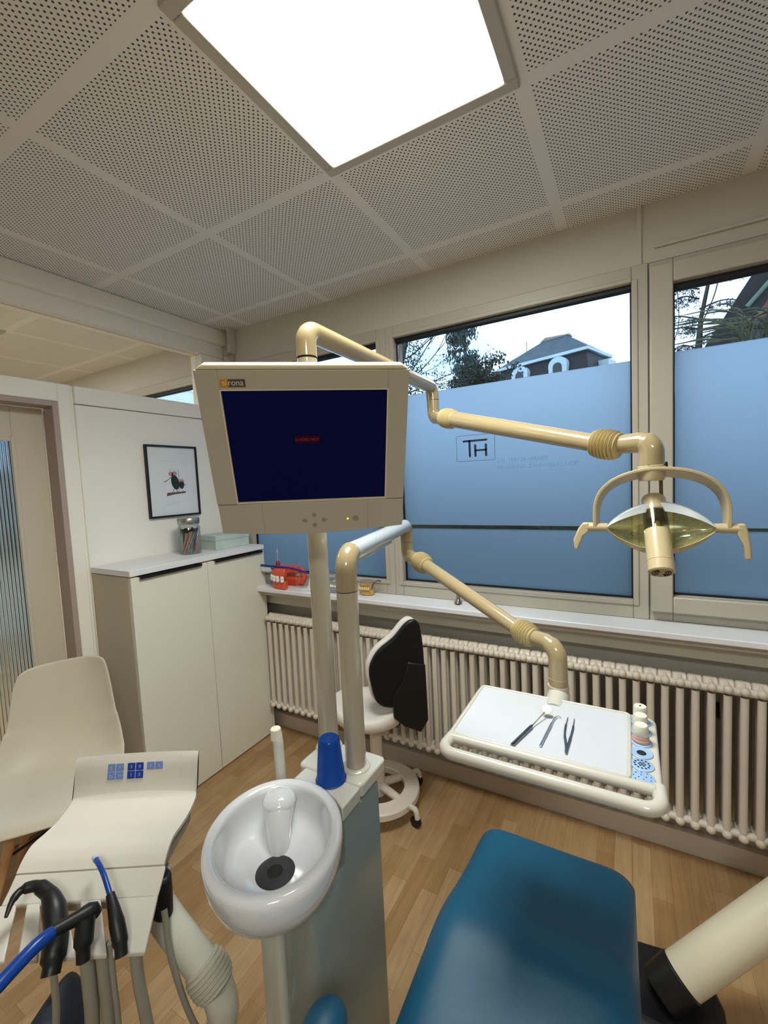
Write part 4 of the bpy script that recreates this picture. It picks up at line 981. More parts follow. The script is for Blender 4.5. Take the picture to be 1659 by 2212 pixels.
P2d = [(q_[0], q_[1]) for q_ in prof_t]
ot.part(sheet(P2d, 0.0, .305, .008), 'top_plate', TABM, bevel=0.0025, seg=3)
# front holder plate with four slots between five fingers
ot.part(sheet(prof_f, 0.0, .309, .008), 'holder_plate', TABM, bevel=0.002, seg=2)
fing = [(.0, .028, .0, .060), (.052, .070, .083, .100), (.098, .112, .137, .158), (.160, .172, .196, .210), (.232, .309, .254, .320)]
fing = [(-.004, .036, -.004, .062), (.058, .082, .090, .130), (.104, .136, .148, .198), (.172, .202, .206, .255), (.232, .309, .258, .321)]
fing = [(-.006, .030, -.010, .066), (.050, .076, .090, .128), (.098, .128, .150, .196), (.156, .196, .206, .252), (.222, .309, .262, .321)]
for b0, b1, f0, f1 in fing:
    m = MB(); pts = []
    V = []
    for t, s_, z in ((b0, .244, .8045), (b1, .244, .8045), (f1, .321, .771), (f0, .321, .771)):
        V.append((tp(t, s_, z), tp(t, s_, z - .010)))
    a = [m.bm.verts.new(q_[0]) for q_ in V]; b_ = [m.bm.verts.new(q_[1]) for q_ in V]
    m.face(a); m.face(list(reversed(b_)))
    for i in range(4): m.face([a[i], a[(i + 1) % 4], b_[(i + 1) % 4], b_[i]])
    ot.part(m, 'holder_finger', TABM, bevel=0.0025, seg=2)
m = MB(); m.box(.045, .296, .045, .185, -.034, 0, MT @ Matrix.Translation((0, 0, .836)))
m.box(.060, .296, .150, .232, -.030, 0, MT @ Matrix.Translation((0, 0, .795)))
ot.part(m, 'underbody', mat('underbody_plastic', (176, 170, 158), 0.45, noise=0.02), bevel=0.010, seg=3)
ot.part(MB().tube([tp(.289, .196, .805), tp(.289, .197, .77), tp(.289, .198, .715)], [.026, .027, .024], 28, flat=.8), 'cable_housing', BLKP, bevel=0.006)
# key pad on the upright front panel
e_up = Vector((TE2.x * .026, TE2.y * .026, -.088)); lu = e_up.length; e_dn = e_up / lu; nrm = e_dn.cross(TE1).normalized()
if nrm.dot(TE2) < 0: nrm = -nrm
MK = Matrix(((TE1.x, -e_dn.x, nrm.x, 0), (TE1.y, -e_dn.y, nrm.y, 0), (TE1.z, -e_dn.z, nrm.z, 0), (0, 0, 0, 1)))
K0 = tp(0, 0, .952)
def kp(t, d, off=0.0030): return K0 + TE1 * t + e_dn * d + nrm * off
KL = mat('key_pale_blue', (104, 128, 178), 0.35, noise=0.03); KD = mat('key_dark_blue', (22, 52, 140), 0.3, noise=0.03); KT = mat('key_mark', (150, 172, 206), 0.5, noise=0.02); KF = mat('key_gap', (206, 204, 214), 0.5, noise=0.02)
keys = []
for gi, (t0, dark, rows) in enumerate(((.081, False, 2), (.130, True, 2), (.178, False, 1))):
    back = ot.part(MB().box(-.0005, .0405, -.0365 if rows == 2 else -.0183, .0005, 0, .0006, Matrix.Translation(kp(t0, .0192)) @ MK), 'key_group', KF, smooth=False)
    for r_ in range(rows):
        for c_ in range(2):
            tt = t0 + c_ * .0205; dd = .0192 + r_ * .0186
            kk = ot.part(MB().box(0, .0193, -.0175, 0, 0.0004, .0014, Matrix.Translation(kp(tt, dd)) @ MK), 'key', KD if dark else KL, parent=back, bevel=0.0004, seg=1)
            Mi = ot.M.inverted() @ Matrix.Translation(kp(tt + .0096, dd + .0088, .0046)) @ MK
            if dark: text_mesh((('5', '0'), ('1', '2'))[r_][c_], .010, Mi, 'key_symbol', KT, kk, depth=.0002)
            else:
                g_ = MB()
                if gi == 0:
                    if (r_, c_) == (0, 0): [g_.box(-.003, .002, -.006 + q * .003, -.0045 + q * .003, 0, .0002) for q in range(4)]
                    elif (r_, c_) == (0, 1): [g_.tube([(-.001 + 3.2e-3 * math.cos(a_) + (.004 if q else 0), -.001 + 2.5e-3 * math.sin(a_) + (.003 if q else 0), .0001) for a_ in [k * PI / 6 for k in range(12)]], .0004, 6, closed=True) for q in (0, 1)]
                    elif (r_, c_) == (1, 0): g_.box(-.004, .004, -.0045, -.0032, 0, .0002); g_.box(-.004, -.0028, -.0045, .002, 0, .0002); g_.box(.0028, .004, -.0045, .002, 0, .0002); g_.box(-.004, .001, .001, .002, 0, .0002)
                    else: g_.box(-.002, .007, -.001, .0002, 0, .0002); g_.box(-.001, .000, -.003, .003, 0, .0002)
                else:
                    g_.box(-.001, .001, -.0035, .0035, 0, .0002, Matrix.Rotation(-.4 if c_ == 0 else .4, 4, 'Z'))
                g_.bm.transform(Matrix.Translation(kp(tt + .0090, dd + .0088, .0046)) @ MK)
                ot.part(g_, 'key_symbol', KT, parent=kk, smooth=False)
                g_ = MB().lathe([(.0009, 0), (.0008, .0002)], 8, M=Matrix.Translation(kp(tt + (.016 if c_ == 0 else .0035), dd + .0085, .0044)) @ MK)
                ot.part(g_, 'key_dot', HOLE, parent=kk, smooth=False)
m = MB()
for t_ in (.035, .262): m.box(-.0003, .0003, -.060, -.002, 0, .0004, Matrix.Translation(kp(t_, .002, .0028)) @ MK)
ot.part(m, 'panel_seam', mat('table_seam', (186, 178, 166), 0.7, noise=0.02), smooth=False)
# carrying arm under the table
ar0 = Vector((-.900, .520, .665)); ar1 = Vector((-.800, .545, .585)); 
pa = [Vector((-.930, .500, .790)), Vector((-.905, .512, .700)), Vector((-.818, .535, .600)), Vector((-.800, .540, .585))]
ot.part(MB().tube(spline(pa, 6), .034, 30), 'arm_tube', UNIT)
m = MB(); bellows(m, (-.812, .537, .597), (-.772, .545, .548), .040, .045, 7); ot.part(m, 'arm_bellows', mat('grey_bellows', (190, 184, 166), 0.5, noise=0.03), angle=80)
ot.part(MB().tube(spline([(-.776, .545, .553), (-.765, .548, .50), (-.79, .56, .38), (-.74, .62, .24), (-.70, .66, .16)], 6), .033, 28), 'arm_base', UNIT)
# hanging hoses
hz = [((.200, .300), .0125, .0, 0), ((.216, .290), .0045, .004, 1), ((.226, .296), .0115, .006, 2), ((.245, .300), .0050, .01, 3), ((.285, .292), .0105, .03, 4), ((.303, .215), .0062, .05, 5), ((.135, .300), .0060, -.01, 6)]
for (t_, s_), r_, dx, i in hz:
    p0 = tp(t_, s_, .770 if i != 5 else .745)
    pts = [p0, p0 + Vector((dx * .3, 0, -.12)), p0 + TE1 * (dx * 1.2) + Vector((0, 0, -.30)), p0 + TE1 * (.06 + dx * 2) + Vector((0, .03, -.47)), p0 + TE1 * .16 + Vector((0, .12, -.55)), Vector((-.72, .62 - .01 * i, .14))]
    ot.part(MB().tube(spline(pts, 8), r_, 14), 'hose', HOSE)
m = MB(); p0 = tp(.178, .300, .775)
# hand pieces resting in the holder
def hp(name, label, cat='dental instrument'): return Thing(name, label, cat, tp(.15, .28, .80), group='handpieces in the table holder')
h1 = hp('air_syringe', 'black handpiece with short dark blue tip resting in the rightmost table slot')
a = Vector((-.816, .386, .835)); b_ = Vector((-.871, .403, .852)); c_ = Vector((-.962, .421, .872))
h1.part(MB().tube(spline([(-.802, .379, .780), (-.812, .384, .797), (-.838, .392, .828), (-.866, .400, .852)], 4), [.0105] * 4 + [.0130] * 4 + [.0115, .0105, .0095, .0085, .0075], 20), 'grip', BLKP)
h1.part(MB().tube(spline([(-.864, .399, .850), (-.900, .408, .868), (-.925, .413, .874), (-.948, .418, .873)], 4), .0048, 14), 'blue_tip', BLUE)
h1.part(MB().tube([(-.946, .4175, .873), (-.957, .420, .872)], [.0058, .0052], 12), 'clear_tip', mat('milky_tip', (170, 186, 214), 0.35, noise=0.03))
h2 = hp('saliva_ejector', 'black curved handle with a thick blue tube reaching off the lower left corner')
h2.part(MB().tube(spline([(-.851, .340, .785), (-.858, .346, .81), (-.868, .358, .845)], 4), [.0110] * 4 + [.0155] * 4 + [.0150], 20), 'grip', BLKP)
A = Vector((-.873, .366, .844)); B = Vector((-.884, .312, .852))
h2.part(MB().tube([A + Vector((.004, .010, -.012)), A + Vector((.001, .005, -.002)), A, A.lerp(B, .35), B], [.010, .0135, .0145, .0118, .0100], 20), 'handle', BLKP)
h2.part(MB().tube(spline([B + Vector((0, .004, -.001)), B + Vector((.006, -.028, .003)), Vector((-.872, .240, .848)), Vector((-.862, .200, .842)), Vector((-.845, .13, .825))], 4), [.0090, .0108, .0110] + [.0112] * 14, 20), 'blue_tube', BLUE)
h3 = hp('suction_nozzle', 'black hooked suction handpiece lying in the left part of the table holder')
h3.part(MB().tube(spline([(-.893, .306, .770), (-.903, .316, .785), (-.928, .334, .812), (-.962, .345, .840), (-.992, .348, .852)], 4), [.0150] * 4 + [.0200] * 4 + [.0195] * 4 + [.017, .0155, .014, .012, .0105], 24), 'body', BLKP)
h3.part(MB().tube(spline([(-.978, .347, .848), (-1.008, .341, .856), (-1.024, .322, .858), (-1.018, .304, .854), (-1.002, .288, .845)], 5), [.0125] * 5 + [.0098] * 5 + [.0070] * 5 + [.0055, .0050, .0045, .004, .0035, .003], 16), 'hooked_tip', BLKP)

# navy saddle stool under the table
sst = Thing('saddle_stool', 'dark navy padded stool seat half hidden behind the hanging hoses', 'stool', (-1.05, .28, 0))
def saddle(u, v):
    a = 2 * PI * u; r_ = v
    x_ = math.cos(a); y_ = math.sin(a)
    px_ = x_ * (.045 + .10 * (.5 - .5 * y_)) * r_; py_ = y_ * .20 * r_
    return Vector((-1.015 + px_ * .6 - py_ * .8, .325 + px_ * .8 + py_ * .6, .500 - .02 * r_ ** 4))
m = MB(); rings = []
for v, dz in ((.02, .004), (.5, .002), (.8, -.004), (.95, -.014), (1.0, -.035), (.97, -.07), (.85, -.085)):
    rings.append([m.bm.verts.new(saddle(k / 36, v) * 1.0 + Vector((0, 0, dz + .02 * v ** 4))) for k in range(36)])
for i in range(len(rings) - 1):
    for k in range(36): m.face([rings[i][k], rings[i][(k + 1) % 36], rings[i + 1][(k + 1) % 36], rings[i + 1][k]])
m.face(rings[0]); m.face(rings[-1])
sst.part(m, 'seat', NAVY, sub=1)
sst.part(MB().tube([(-1.00, .30, .43), (-1.00, .30, .06)], .024, 20), 'column', STEEL)
for k in range(5):
    a = 2 * PI * k / 5; e_ = Vector((-1.00 + .22 * math.cos(a), .30 + .22 * math.sin(a), .06))
    lg = sst.part(MB().tube([(-1.00, .30, .09), e_], [.018, .012], 12), 'leg', STEEL)
    sst.part(MB().tube([e_ + Vector((-.012, 0, -.032)), e_ + Vector((.012, 0, -.032))], .028, 18), 'castor', BLKP, parent=lg)

# ------------------------------------------------------------------ white shell chair
wc = Thing('shell_chair', 'white moulded shell chair beside the glazed door', 'chair', (-2.00, .66, 0))
fa = math.radians(-37); Fd = Vector((math.cos(fa), math.sin(fa), 0)); Sd = Vector((-Fd.y, Fd.x, 0))   # facing, side
WC0 = Vector((-2.165, .885, 0))
pr = spline([(-.105, .870, 0), (-.085, .78, 0), (-.045, .62, 0), (0.0, .52, 0), (.06, .465, 0), (.16, .448, 0), (.28, .455, 0), (.37, .452, 0), (.405, .425, 0)], 4)
wd = [.160, .178, .20, .222, .235, .24, .235, .215, .19]
def shell():
    m = MB(); V = []; np_ = len(pr)
    for i, p_ in enumerate(pr):
        t = i / (np_ - 1) * 8; j = min(7, int(t)); wdt = wd[j] + (wd[j + 1] - wd[j]) * (t - j)
        row = []
        for k in range(17):
            v = -1 + 2 * k / 16
            corner = 0
            if i < 4: corner = -.022 * (abs(v) ** 8) * (1 - i / 4)
            lift = .055 * max(0, abs(v)) ** 3 * (1 if 8 < i < 26 else .3) * (1 - abs((i - 14) / 22))
            fwd = .060 * abs(v) ** 2.5 * (1 if i < 14 else max(0, 1 - (i - 14) / 8))
            row.append(m.bm.verts.new(WC0 + Fd * (p_[0] + fwd) + Sd * (v * wdt) + Vector((0, 0, p_[1] + corner + lift + (.006 * v if i < 3 else 0)))))
        V.append(row)
    for i in range(np_ - 1):
        for k in range(16): m.face([V[i][k], V[i][k + 1], V[i + 1][k + 1], V[i + 1][k]])
    return m
wc.part(shell(), 'shell', SHELL, solid=.010, sub=2, soff=0)
wc.part(MB().lathe([(.12, .40), (.15, .425), (.15, .435)], 24, tuple(WC0 + Fd * .20)), 'seat_bracket', SHELL)
BEECH = mat('beech_leg', (196, 150, 104), 0.45, noise=0.08, nscale=20)
for a, b_ in ((.33, .17), (.33, -.17), (.06, .17), (.06, -.17)):
    top = WC0 + Fd * (a * .75 + .05) + Sd * b_ * .6 + Vector((0, 0, .41)); bt = WC0 + Fd * (a + (.04 if a > .2 else -.05)) + Sd * b_ * 1.25
    wc.part(MB().tube([top, bt], [.019, .012], 14), 'leg', BEECH)
m = MB(); m.tube([WC0 + Fd * .34 + Sd * .16 + Vector((0, 0, .30)), WC0 + Fd * .05 + Sd * -.16 + Vector((0, 0, .30))], .005, 8); m.tube([WC0 + Fd * .34 + Sd * -.16 + Vector((0, 0, .30)), WC0 + Fd * .05 + Sd * .16 + Vector((0, 0, .30))], .005, 8)
wc.part(m, 'cross_brace', BLACK)

# ------------------------------------------------------------------ assistant stool
st = Thing('assistant_stool', 'white wheeled stool with black backed rest in front of the radiator', 'stool', (-1.105, 1.756, 0))
sc = Vector((-1.125, 1.745, 0))
st.part(MB().tube([(sc.x + .02, sc.y + .01, .475), (sc.x + .02, sc.y + .01, .22)], .030, 28), 'upper_column', STOOLM)
st.part(MB().tube([(sc.x + .02, sc.y + .01, .235), (sc.x + .02, sc.y + .01, .06)], .036, 28), 'lower_column', STOOLM)
rc = Vector((-1.105, 1.758, 0))
m = MB(); n = 48; R0, R1 = .130, .205; V = []
for k in range(n):
    a = 2 * PI * k / n; c_, s_ = math.cos(a), math.sin(a)
    V.append([m.bm.verts.new(rc + Vector((r_ * c_, r_ * s_, z))) for r_, z in ((R0, .104), (R1, .098), (R1, .062), (R0, .066))])
for k in range(n):
    for j in range(4): m.face([V[k][j], V[(k + 1) % n][j], V[(k + 1) % n][(j + 1) % 4], V[k][(j + 1) % 4]])
st.part(m, 'base_ring', STOOLM, bevel=0.006)
for k in range(5):
    a = math.radians(-13 + 72 * k); u = Vector((math.cos(a), math.sin(a), 0))
    lg = st.part(MB().tube([rc + Vector((0, 0, .105)), rc + u * .15 + Vector((0, 0, .085))], [.022, .018], 14), 'spoke', STOOLM)
    p = fillet([tuple(rc + u * .195 + Vector((0, 0, .085))), tuple(rc + u * .238 + Vector((0, 0, .085))), tuple(rc + u * .245 + Vector((0, 0, .045)))], [0, .016, 0], 6)
    cs = st.part(MB().tube(p, .0125, 16), 'castor_arm', STOOLM)
    pc = rc + u * .235 + Vector((0, 0, .0265)); w_ = Vector((-u.y, u.x, 0))
    st.part(MB().tube([pc - w_ * .011, pc + w_ * .011], .026, 24), 'castor_wheel', BLKP, parent=cs, bevel=0.003)
# seat: round saddle cushion
def seatf():
    m = MB(); rings = []
    for r_, z in ((.01, .520), (.08, .520), (.13, .524), (.165, .530), (.186, .522), (.196, .500), (.190, .475), (.170, .458), (.10, .452)):
        rings.append([m.bm.verts.new(sc + Vector((r_ * math.cos(2 * PI * k / 40), r_ * math.sin(2 * PI * k / 40) * .95, z + .035 * (r_ / .19) ** 2 * (math.cos(2 * PI * k / 40 - math.radians(20)) ** 2 * 1.0 if True else 0) * (1 if z > .49 else .2)))) for k in range(40)])
    for i in range(len(rings) - 1):
        for k in range(40): m.face([rings[i][k], rings[i][(k + 1) % 40], rings[i + 1][(k + 1) % 40], rings[i + 1][k]])
    m.face(rings[0]); m.face(rings[-1]); return m
st.part(seatf(), 'seat', WPAD, sub=1)
# rest: local x across, z up; black back faces the viewer, white rim toward the seat
bn = Vector((.62, -.78, 0)).normalized(); bs = Vector((-bn.y, bn.x, 0))   # bs points right/back
BO = Vector((-.935, 1.700, .735))
def MBk(off): return Matrix(((bs.x, 0, bn.x, BO.x + bn.x * off), (bs.y, 0, bn.y, BO.y + bn.y * off), (0, 1, 0, BO.z), (0, 0, 0, 1)))
outl = [(q_[0], q_[1]) for q_ in spline([(-.118, -.09, 0), (-.132, .0, 0), (-.125, .055, 0), (-.085, .115, 0), (-.015, .165, 0), (.040, .222, 0), (.075, .240, 0), (.105, .225, 0), (.118, .17, 0), (.125, .08, 0), (.125, -.02, 0), (.112, -.10, 0), (.06, -.14, 0), (.0, -.165, 0), (-.07, -.155, 0), (-.105, -.125, 0), (-.118, -.09, 0)], 4)][:-1]
st.part(MB().prism([(a * 1.0 - .012, b_ * 1.0 + .004) for a, b_ in outl], .040, MBk(-.052)), 'rest_pad', WPAD, bevel=0.012, seg=3)
st.part(MB().prism(outl, .026, MBk(-.012)), 'rest_back', BLKL, bevel=0.010, seg=3)
m = MB(); m.prism([(.045, .05), (.128, .03), (.132, -.235), (.095, -.290), (.02, -.255), (-.030, -.205), (-.03, -.10), (.02, -.04)], .022, MBk(.001))
st.part(m, 'rest_bracket_cover', BLKP, bevel=0.006)
st.part(MB().tube(fillet([tuple(sc + Vector((.03, 0, .46))), tuple(BO + Vector((-.02, .02, -.275))), tuple(BO + Vector((.0, .01, -.12)))], .04, 6), .014, 12), 'rest_arm', BLKP)
st.part(MB().tube([tuple(sc + Vector((0, 0, .462))), tuple(sc + Vector((.13, -.05, .452)))], .008, 10), 'height_lever', BLKP)

# ------------------------------------------------------------------ patient chair
pc_ = Thing('patient_chair', 'teal blue dental patient chair at the lower edge of the photo', 'dental chair', (-.2, .7, 0))
prf = [(p_[0], p_[1]) for p_ in spline([(1.275, .520, 0), (1.235, .540, 0), (1.12, .545, 0), (1.03, .556, 0), (.96, .570, 0), (.89, .570, 0), (.80, .548, 0), (.68, .526, 0), (.50, .528, 0), (.30, .560, 0), (.10, .60, 0), (-.1, .66, 0), (-.3, .76, 0)], 4)]
def chairpad():
    m = MB(); V = []; n_ = 20
    for i, (y, z) in enumerate(prf):
        f = min(1, (1.262 - y) / .9)
        hw = .206 + .020 * min(1, max(0, (1.275 - y) / .55)); cxx = -.200 - .006 * min(1, (1.275 - y) / .5)
        if i < 2: hw *= (.985, .996)[i]
        row = []
        prof_c = []
        for k in range(n_ + 1):
            v = -1 + 2 * k / n_; dome = -.006 * abs(v) ** 2 - .030 * abs(v) ** 10
            yy = y
            if i < 8: yy = y - .012 * (1 - v * v) * (1 - i / 8) * 1.2 - .012 * abs(v) ** 8 * (1 - i / 8)
            row.append(m.bm.verts.new((cxx + v * hw, yy, z + dome)))
        for v, dz in ((1.0, -.065), (.93, -.090), (0, -.092), (-.93, -.090), (-1.0, -.065)): row.append(m.bm.verts.new((cxx + v * hw * (1.0 if abs(v) == 1 else 1), y - (.01 if i == 0 else 0), z + dz)))
        V.append(row)
    k = len(V[0])
    for i in range(len(V) - 1):
        for j in range(k): m.face([V[i][j], V[i][(j + 1) % k], V[i + 1][(j + 1) % k], V[i + 1][j]])
    m.face(V[0]); m.face(list(reversed(V[-1]))); return m
pc_.part(chairpad(), 'seat_pad', TEAL, sub=2)
pc_.part(MB().box(-.36, -.03, -.3, 1.15, .40, .462), 'seat_frame', UNIT, bevel=0.015, seg=3)
pc_.part(MB().prism(rpoly(-.36, .18, -.40, .35, .06), .05, Matrix.Identity(4)), 'floor_plate', BLKP, bevel=0.01)
pc_.part(MB().box(-.28, -.10, -.1, .25, .05, .42), 'lift_column', UNIT, bevel=0.02)
m = MB(); m.sphere((-.418, .470, .770), .034, 24, (1, 1.3, .8)); pc_.part(m, 'armrest', TEAL, sub=1)
pc_.part(MB().tube([(-.418, .44, .75), (-.43, .30, .70), (-.40, .15, .55), (-.33, .10, .44)], .018, 16), 'armrest_support', UNIT)

# black foot with thick slanting tube at the right edge
ft = Thing('pedestal_foot', 'black floor pedestal foot to the right of the teal chair', 'foot', (.10, 1.45, 0))
ft.part(MB().prism([(-.06, 1.505), (.0, 1.52), (.115, 1.535), (.20, 1.50), (.226, 1.42), (.222, 1.30), (.18, 1.265), (.02, 1.27), (-.06, 1.27)], .085, Matrix.Translation((0, 0, .004))), 'base', BLKP, bevel=0.025, seg=4)
D0 = Vector((.115, 1.385, .150)); D1 = Vector((.46, 1.56, .46)); dd = (D1 - D0).normalized()
ft.part(MB().tube([D0 - dd * .07, D0 + dd * .012], [.058, .063], 32), 'socket', BLACK, bevel=0.005)
tb = Thing('lift_tube', 'thick beige tube slanting up to the right edge from a black foot', 'tube', tuple(D0))
tb.part(MB().tube([D0 + dd * .008, D1, D1 + dd * .15], .058, 40), 'tube', mat('putty_enamel', (206, 197, 172), 0.35, noise=0.02, nscale=6), bevel=0.004)

# ------------------------------------------------------------------ outdoors
tag(MB().box(-40, 40, 2.35, 70, -.5, -.4).build('lawn', leaf_mat('lawn_green', (50, 64, 36), (66, 78, 44)), smooth=False), None, None, kind='structure')
LEAF = leaf_mat('dark_leaves', (24, 40, 30), (46, 62, 44)); LEAF2 = leaf_mat('blue_green_leaves', (40, 62, 60), (92, 122, 120)); BARK = leaf_mat('bark', (46, 40, 36), (70, 62, 54))
def leaf(m, c_, L_, W__, rng, droop=0.0):
    d = Vector((rng.uniform(-1, 1), rng.uniform(-1, 1), rng.uniform(-1, 1) - droop)).normalized(); s_ = d.orthogonal().normalized() * W__
    m.face([m.bm.verts.new(c_ - d * L_ * .5), m.bm.verts.new(c_ + s_), m.bm.verts.new(c_ + d * L_ * .5), m.bm.verts.new(c_ - s_)])
rng = random.Random(3)
hg = Thing('hedge', 'dark green hedge close outside the windows', 'hedge', (-1, 3.0, -.4))
m = MB(); m.box(-7, 5, 2.76, 3.4, -.4, 1.93)
hg.part(m, 'core', LEAF, smooth=False)
m = MB()
for i in range(4200): leaf(m, Vector((rng.uniform(-5, 3.2), 2.74 + rng.uniform(-.06, .10), rng.uniform(.9, 1.97))), .05, .014, rng)
hg.part(m, 'foliage', LEAF, smooth=False, recalc=False)
# conifer
def branchy(m, p0, d, L_, r_, depth, rng, up=.1, spread=.6, kids=3, leaves=None, lm=None, ll=.1, droop=0.0):
    pts = [p0]; p_ = p0; dd_ = d.normalized()
    for i in range(5):
        dd_ = (dd_ + Vector((rng.uniform(-.18, .18), rng.uniform(-.18, .18), rng.uniform(-.12, .12) + up * .2))).normalized(); p_ = p_ + dd_ * L_ / 5; pts.append(p_)
    m.tube(pts, [max(.004, r_ * (1 - .6 * i / 5)) for i in range(6)], 5, caps=False)
    if leaves and lm is not None and depth <= 1:
        for i in range(leaves): leaf(lm, pts[rng.randint(1, 5)] + Vector((rng.gauss(0, .10), rng.gauss(0, .10), rng.gauss(0, .10) - droop)), ll, ll * .2, rng, droop * 4)
    if depth:
        for k in range(kids):
            q_ = pts[rng.randint(1, 5)]; nd = (dd_ + Vector((rng.uniform(-1, 1), rng.uniform(-.6, .6), rng.uniform(-.7, .9))) * spread).normalized()
            branchy(m, q_, nd, L_ * rng.uniform(.5, .75), r_ * .5, depth - 1, rng, up, spread, kids, leaves, lm, ll, droop)
t1 = Thing('conifer_tree', 'tall blue green conifer left of the house behind the garden', 'tree', (-4.0, 12, -.4), group=None)
m = MB(); m.tube([(-4.0, 12, -.4), (-4.02, 12, 3), (-3.98, 12, 5), (-3.95, 12, 6.8)], [.10, .07, .045, .015], 8); t1.part(m, 'trunk', BARK)
m = MB(); mb2 = MB()
for i in range(70):
    z = rng.uniform(3.4, 6.7); 
    L_ = (.50 + .25 * max(0, (4.9 - z))) * rng.uniform(.6, 1.15) if z > 4.5 else rng.uniform(.4, 1.0); a = rng.uniform(0, 2 * PI)
    if z < 5.0 and math.cos(a) < -.3: L_ *= .55
    q0_ = Vector((-4.0, 12, z)); q1_ = q0_ + Vector((math.cos(a) * L_, math.sin(a) * L_, -.12 * L_))
    mb2.tube([q0_, q1_], [.014, .004], 4, caps=False)
    for k in range(62):
        t = rng.uniform(.15, 1.05); leaf(m, q0_.lerp(q1_, t) + Vector((rng.gauss(0, .06), rng.gauss(0, .08), -abs(rng.gauss(0, .13)))), .11, .020, rng, 2.0)
t1.part(m, 'foliage', LEAF2, smooth=False, recalc=False); t1.part(mb2, 'branches', BARK)
t2 = Thing('evergreen_shrub', 'dark leafy evergreen in front of the left end of the house roof', 'tree', (-3.35, 11.6, -.4))
m = MB(); mb2 = MB(); mb2.tube([(-3.35, 11.6, -.4), (-3.3, 11.6, 4.6)], [.06, .02], 6)
for i in range(46):
    c0 = Vector((-3.35 + rng.gauss(0, .26), 11.6 + rng.gauss(0, .3), 4.15 + rng.gauss(0, .30))); 
    mb2.tube([Vector((-3.33, 11.6, c0.z - .2)), c0], [.012, .004], 4, caps=False)
    for k in range(60): leaf(m, c0 + Vector((rng.gauss(0, .10), rng.gauss(0, .1), rng.gauss(0, .09))), .10, .022, rng, .5)
t2.part(m, 'foliage', LEAF, smooth=False, recalc=False); t2.part(mb2, 'branches', BARK)
t3 = Thing('deciduous_tree', 'nearly bare leaning tree with thin branches at the left of the middle window', 'tree', (-6.3, 11.5, -.4))
mw = MB(); ml2 = MB()
mw.tube(spline([(-6.2, 11.5, -.4), (-6.1, 11.5, 3.0), (-5.75, 11.5, 5.0), (-5.5, 11.5, 5.9), (-5.4, 11.5, 7.0)], 5), [.13] * 6 + [.10] * 8 + [.06] * 7, 8)
for (q_, d_, L_) in (((-5.7, 11.5, 4.3), (.9, 0, .55), 1.7), ((-5.7, 11.5, 4.5), (.8, 0, .9), 1.9), ((-5.7, 11.5, 4.1), (1, 0, .25), 1.8), ((-5.6, 11.5, 5.1), (.9, .2, .5), 1.4), ((-5.9, 11.5, 4.6), (-.8, 0, .6), 1.5), ((-6.0, 11.5, 4.0), (-.9, 0, .3), 1.4), ((-6, 11.5, 4.4), (-.5, 0, .9), 1.8)):
    branchy(mw, Vector(q_), Vector(d_), L_, .022, 3, rng, .1, .5, 3, 10, ml2, .075)
for i in range(900): leaf(ml2, Vector((-5.45 + rng.gauss(0, .16), 11.5 + rng.gauss(0, .2), 4.9 + rng.gauss(0, .8))) + Vector((.15 * rng.random(), 0, 0)), .09, .018, rng)
t3.part(mw, 'branches', BARK); t3.part(ml2, 'foliage', LEAF, smooth=False, recalc=False)
t4 = Thing('spruce_tree', 'bare branched spruce with hanging twigs seen through the right window', 'tree', (.95, 9.6, -.4))
mw = MB(); ml2 = MB()
mw.tube([(1.05, 9.6, -.4), (1.06, 9.6, 3.6), (1.10, 9.6, 4.2), (1.35, 9.6, 5.6)], [.08, .06, .035, .02], 7)
SCL = 9.6 / 8
for k in range(12):
    a = rng.uniform(-.3, .3); z = 3.35 + k * .17; L_ = rng.uniform(.45, .75); sd = -1 if k % 3 else 1
    q0_ = Vector((1.08, 9.6, z)); pth = spline([q0_, q0_ + Vector((sd * L_ * .5, a * .3, .10)), q0_ + Vector((sd * L_, a * .6, -.02 + .05 * a))], 5); mw.tube(pth, [.016 - .0012 * i for i in range(len(pth))], 5, caps=False)
    for i in range(26):
        b0_ = pth[rng.randint(1, len(pth) - 1)]; b1_ = b0_ + Vector((rng.uniform(-.08, .08), rng.uniform(-.08, .08), -rng.uniform(.06, .22))); mw.tube([b0_, b1_], [.003, .0015], 3, caps=False)
        for q_ in range(11): leaf(ml2, b0_.lerp(b1_, rng.random()) + Vector((rng.gauss(0, .03), rng.gauss(0, .02), rng.gauss(0, .02))), .075, .009, rng)
mw.tube(spline([(.70, 9.6, 3.0), (.62, 9.6, 3.6), (.78, 9.6, 4.2), (.72, 9.6, 5.2)], 5), .006, 4); mw.tube(spline([(1.0, 9.6, 3.4), (1.12, 9.6, 4.1), (1.3, 9.6, 4.6), (1.45, 9.6, 5.4)], 5), .009, 4)
t4.part(mw, 'branches', BARK); t4.part(ml2, 'foliage', leaf_mat('spruce_needles', (40, 50, 74), (60, 76, 96)), smooth=False, recalc=False)
# near plant by the right window
bp_t = Thing('garden_grass_plant', 'long leaved garden plant just outside the right window', 'plant', (.75, 4.2, -.4))
m = MB()
for i in range(70):
    b0_ = Vector((rng.uniform(.70, 1.0), 4.2 + rng.uniform(-.15, .15), rng.uniform(2.42, 2.62))); d_ = Vector((rng.uniform(-.25, .25), rng.uniform(-.1, .1), rng.uniform(.10, .26)))
    p_ = spline([b0_ + Vector((0, 0, -.6)), b0_, b0_ + d_ * .8, b0_ + d_ + Vector((d_.x, 0, -.03))], 4); m.tube(p_, [.004] * 8 + [.007, .006, .005, .004, .001], 4, caps=False, flat=.3)
bp_t.part(m, 'leaves', leaf_mat('olive_leaves', (52, 60, 34), (112, 118, 92)), smooth=False)
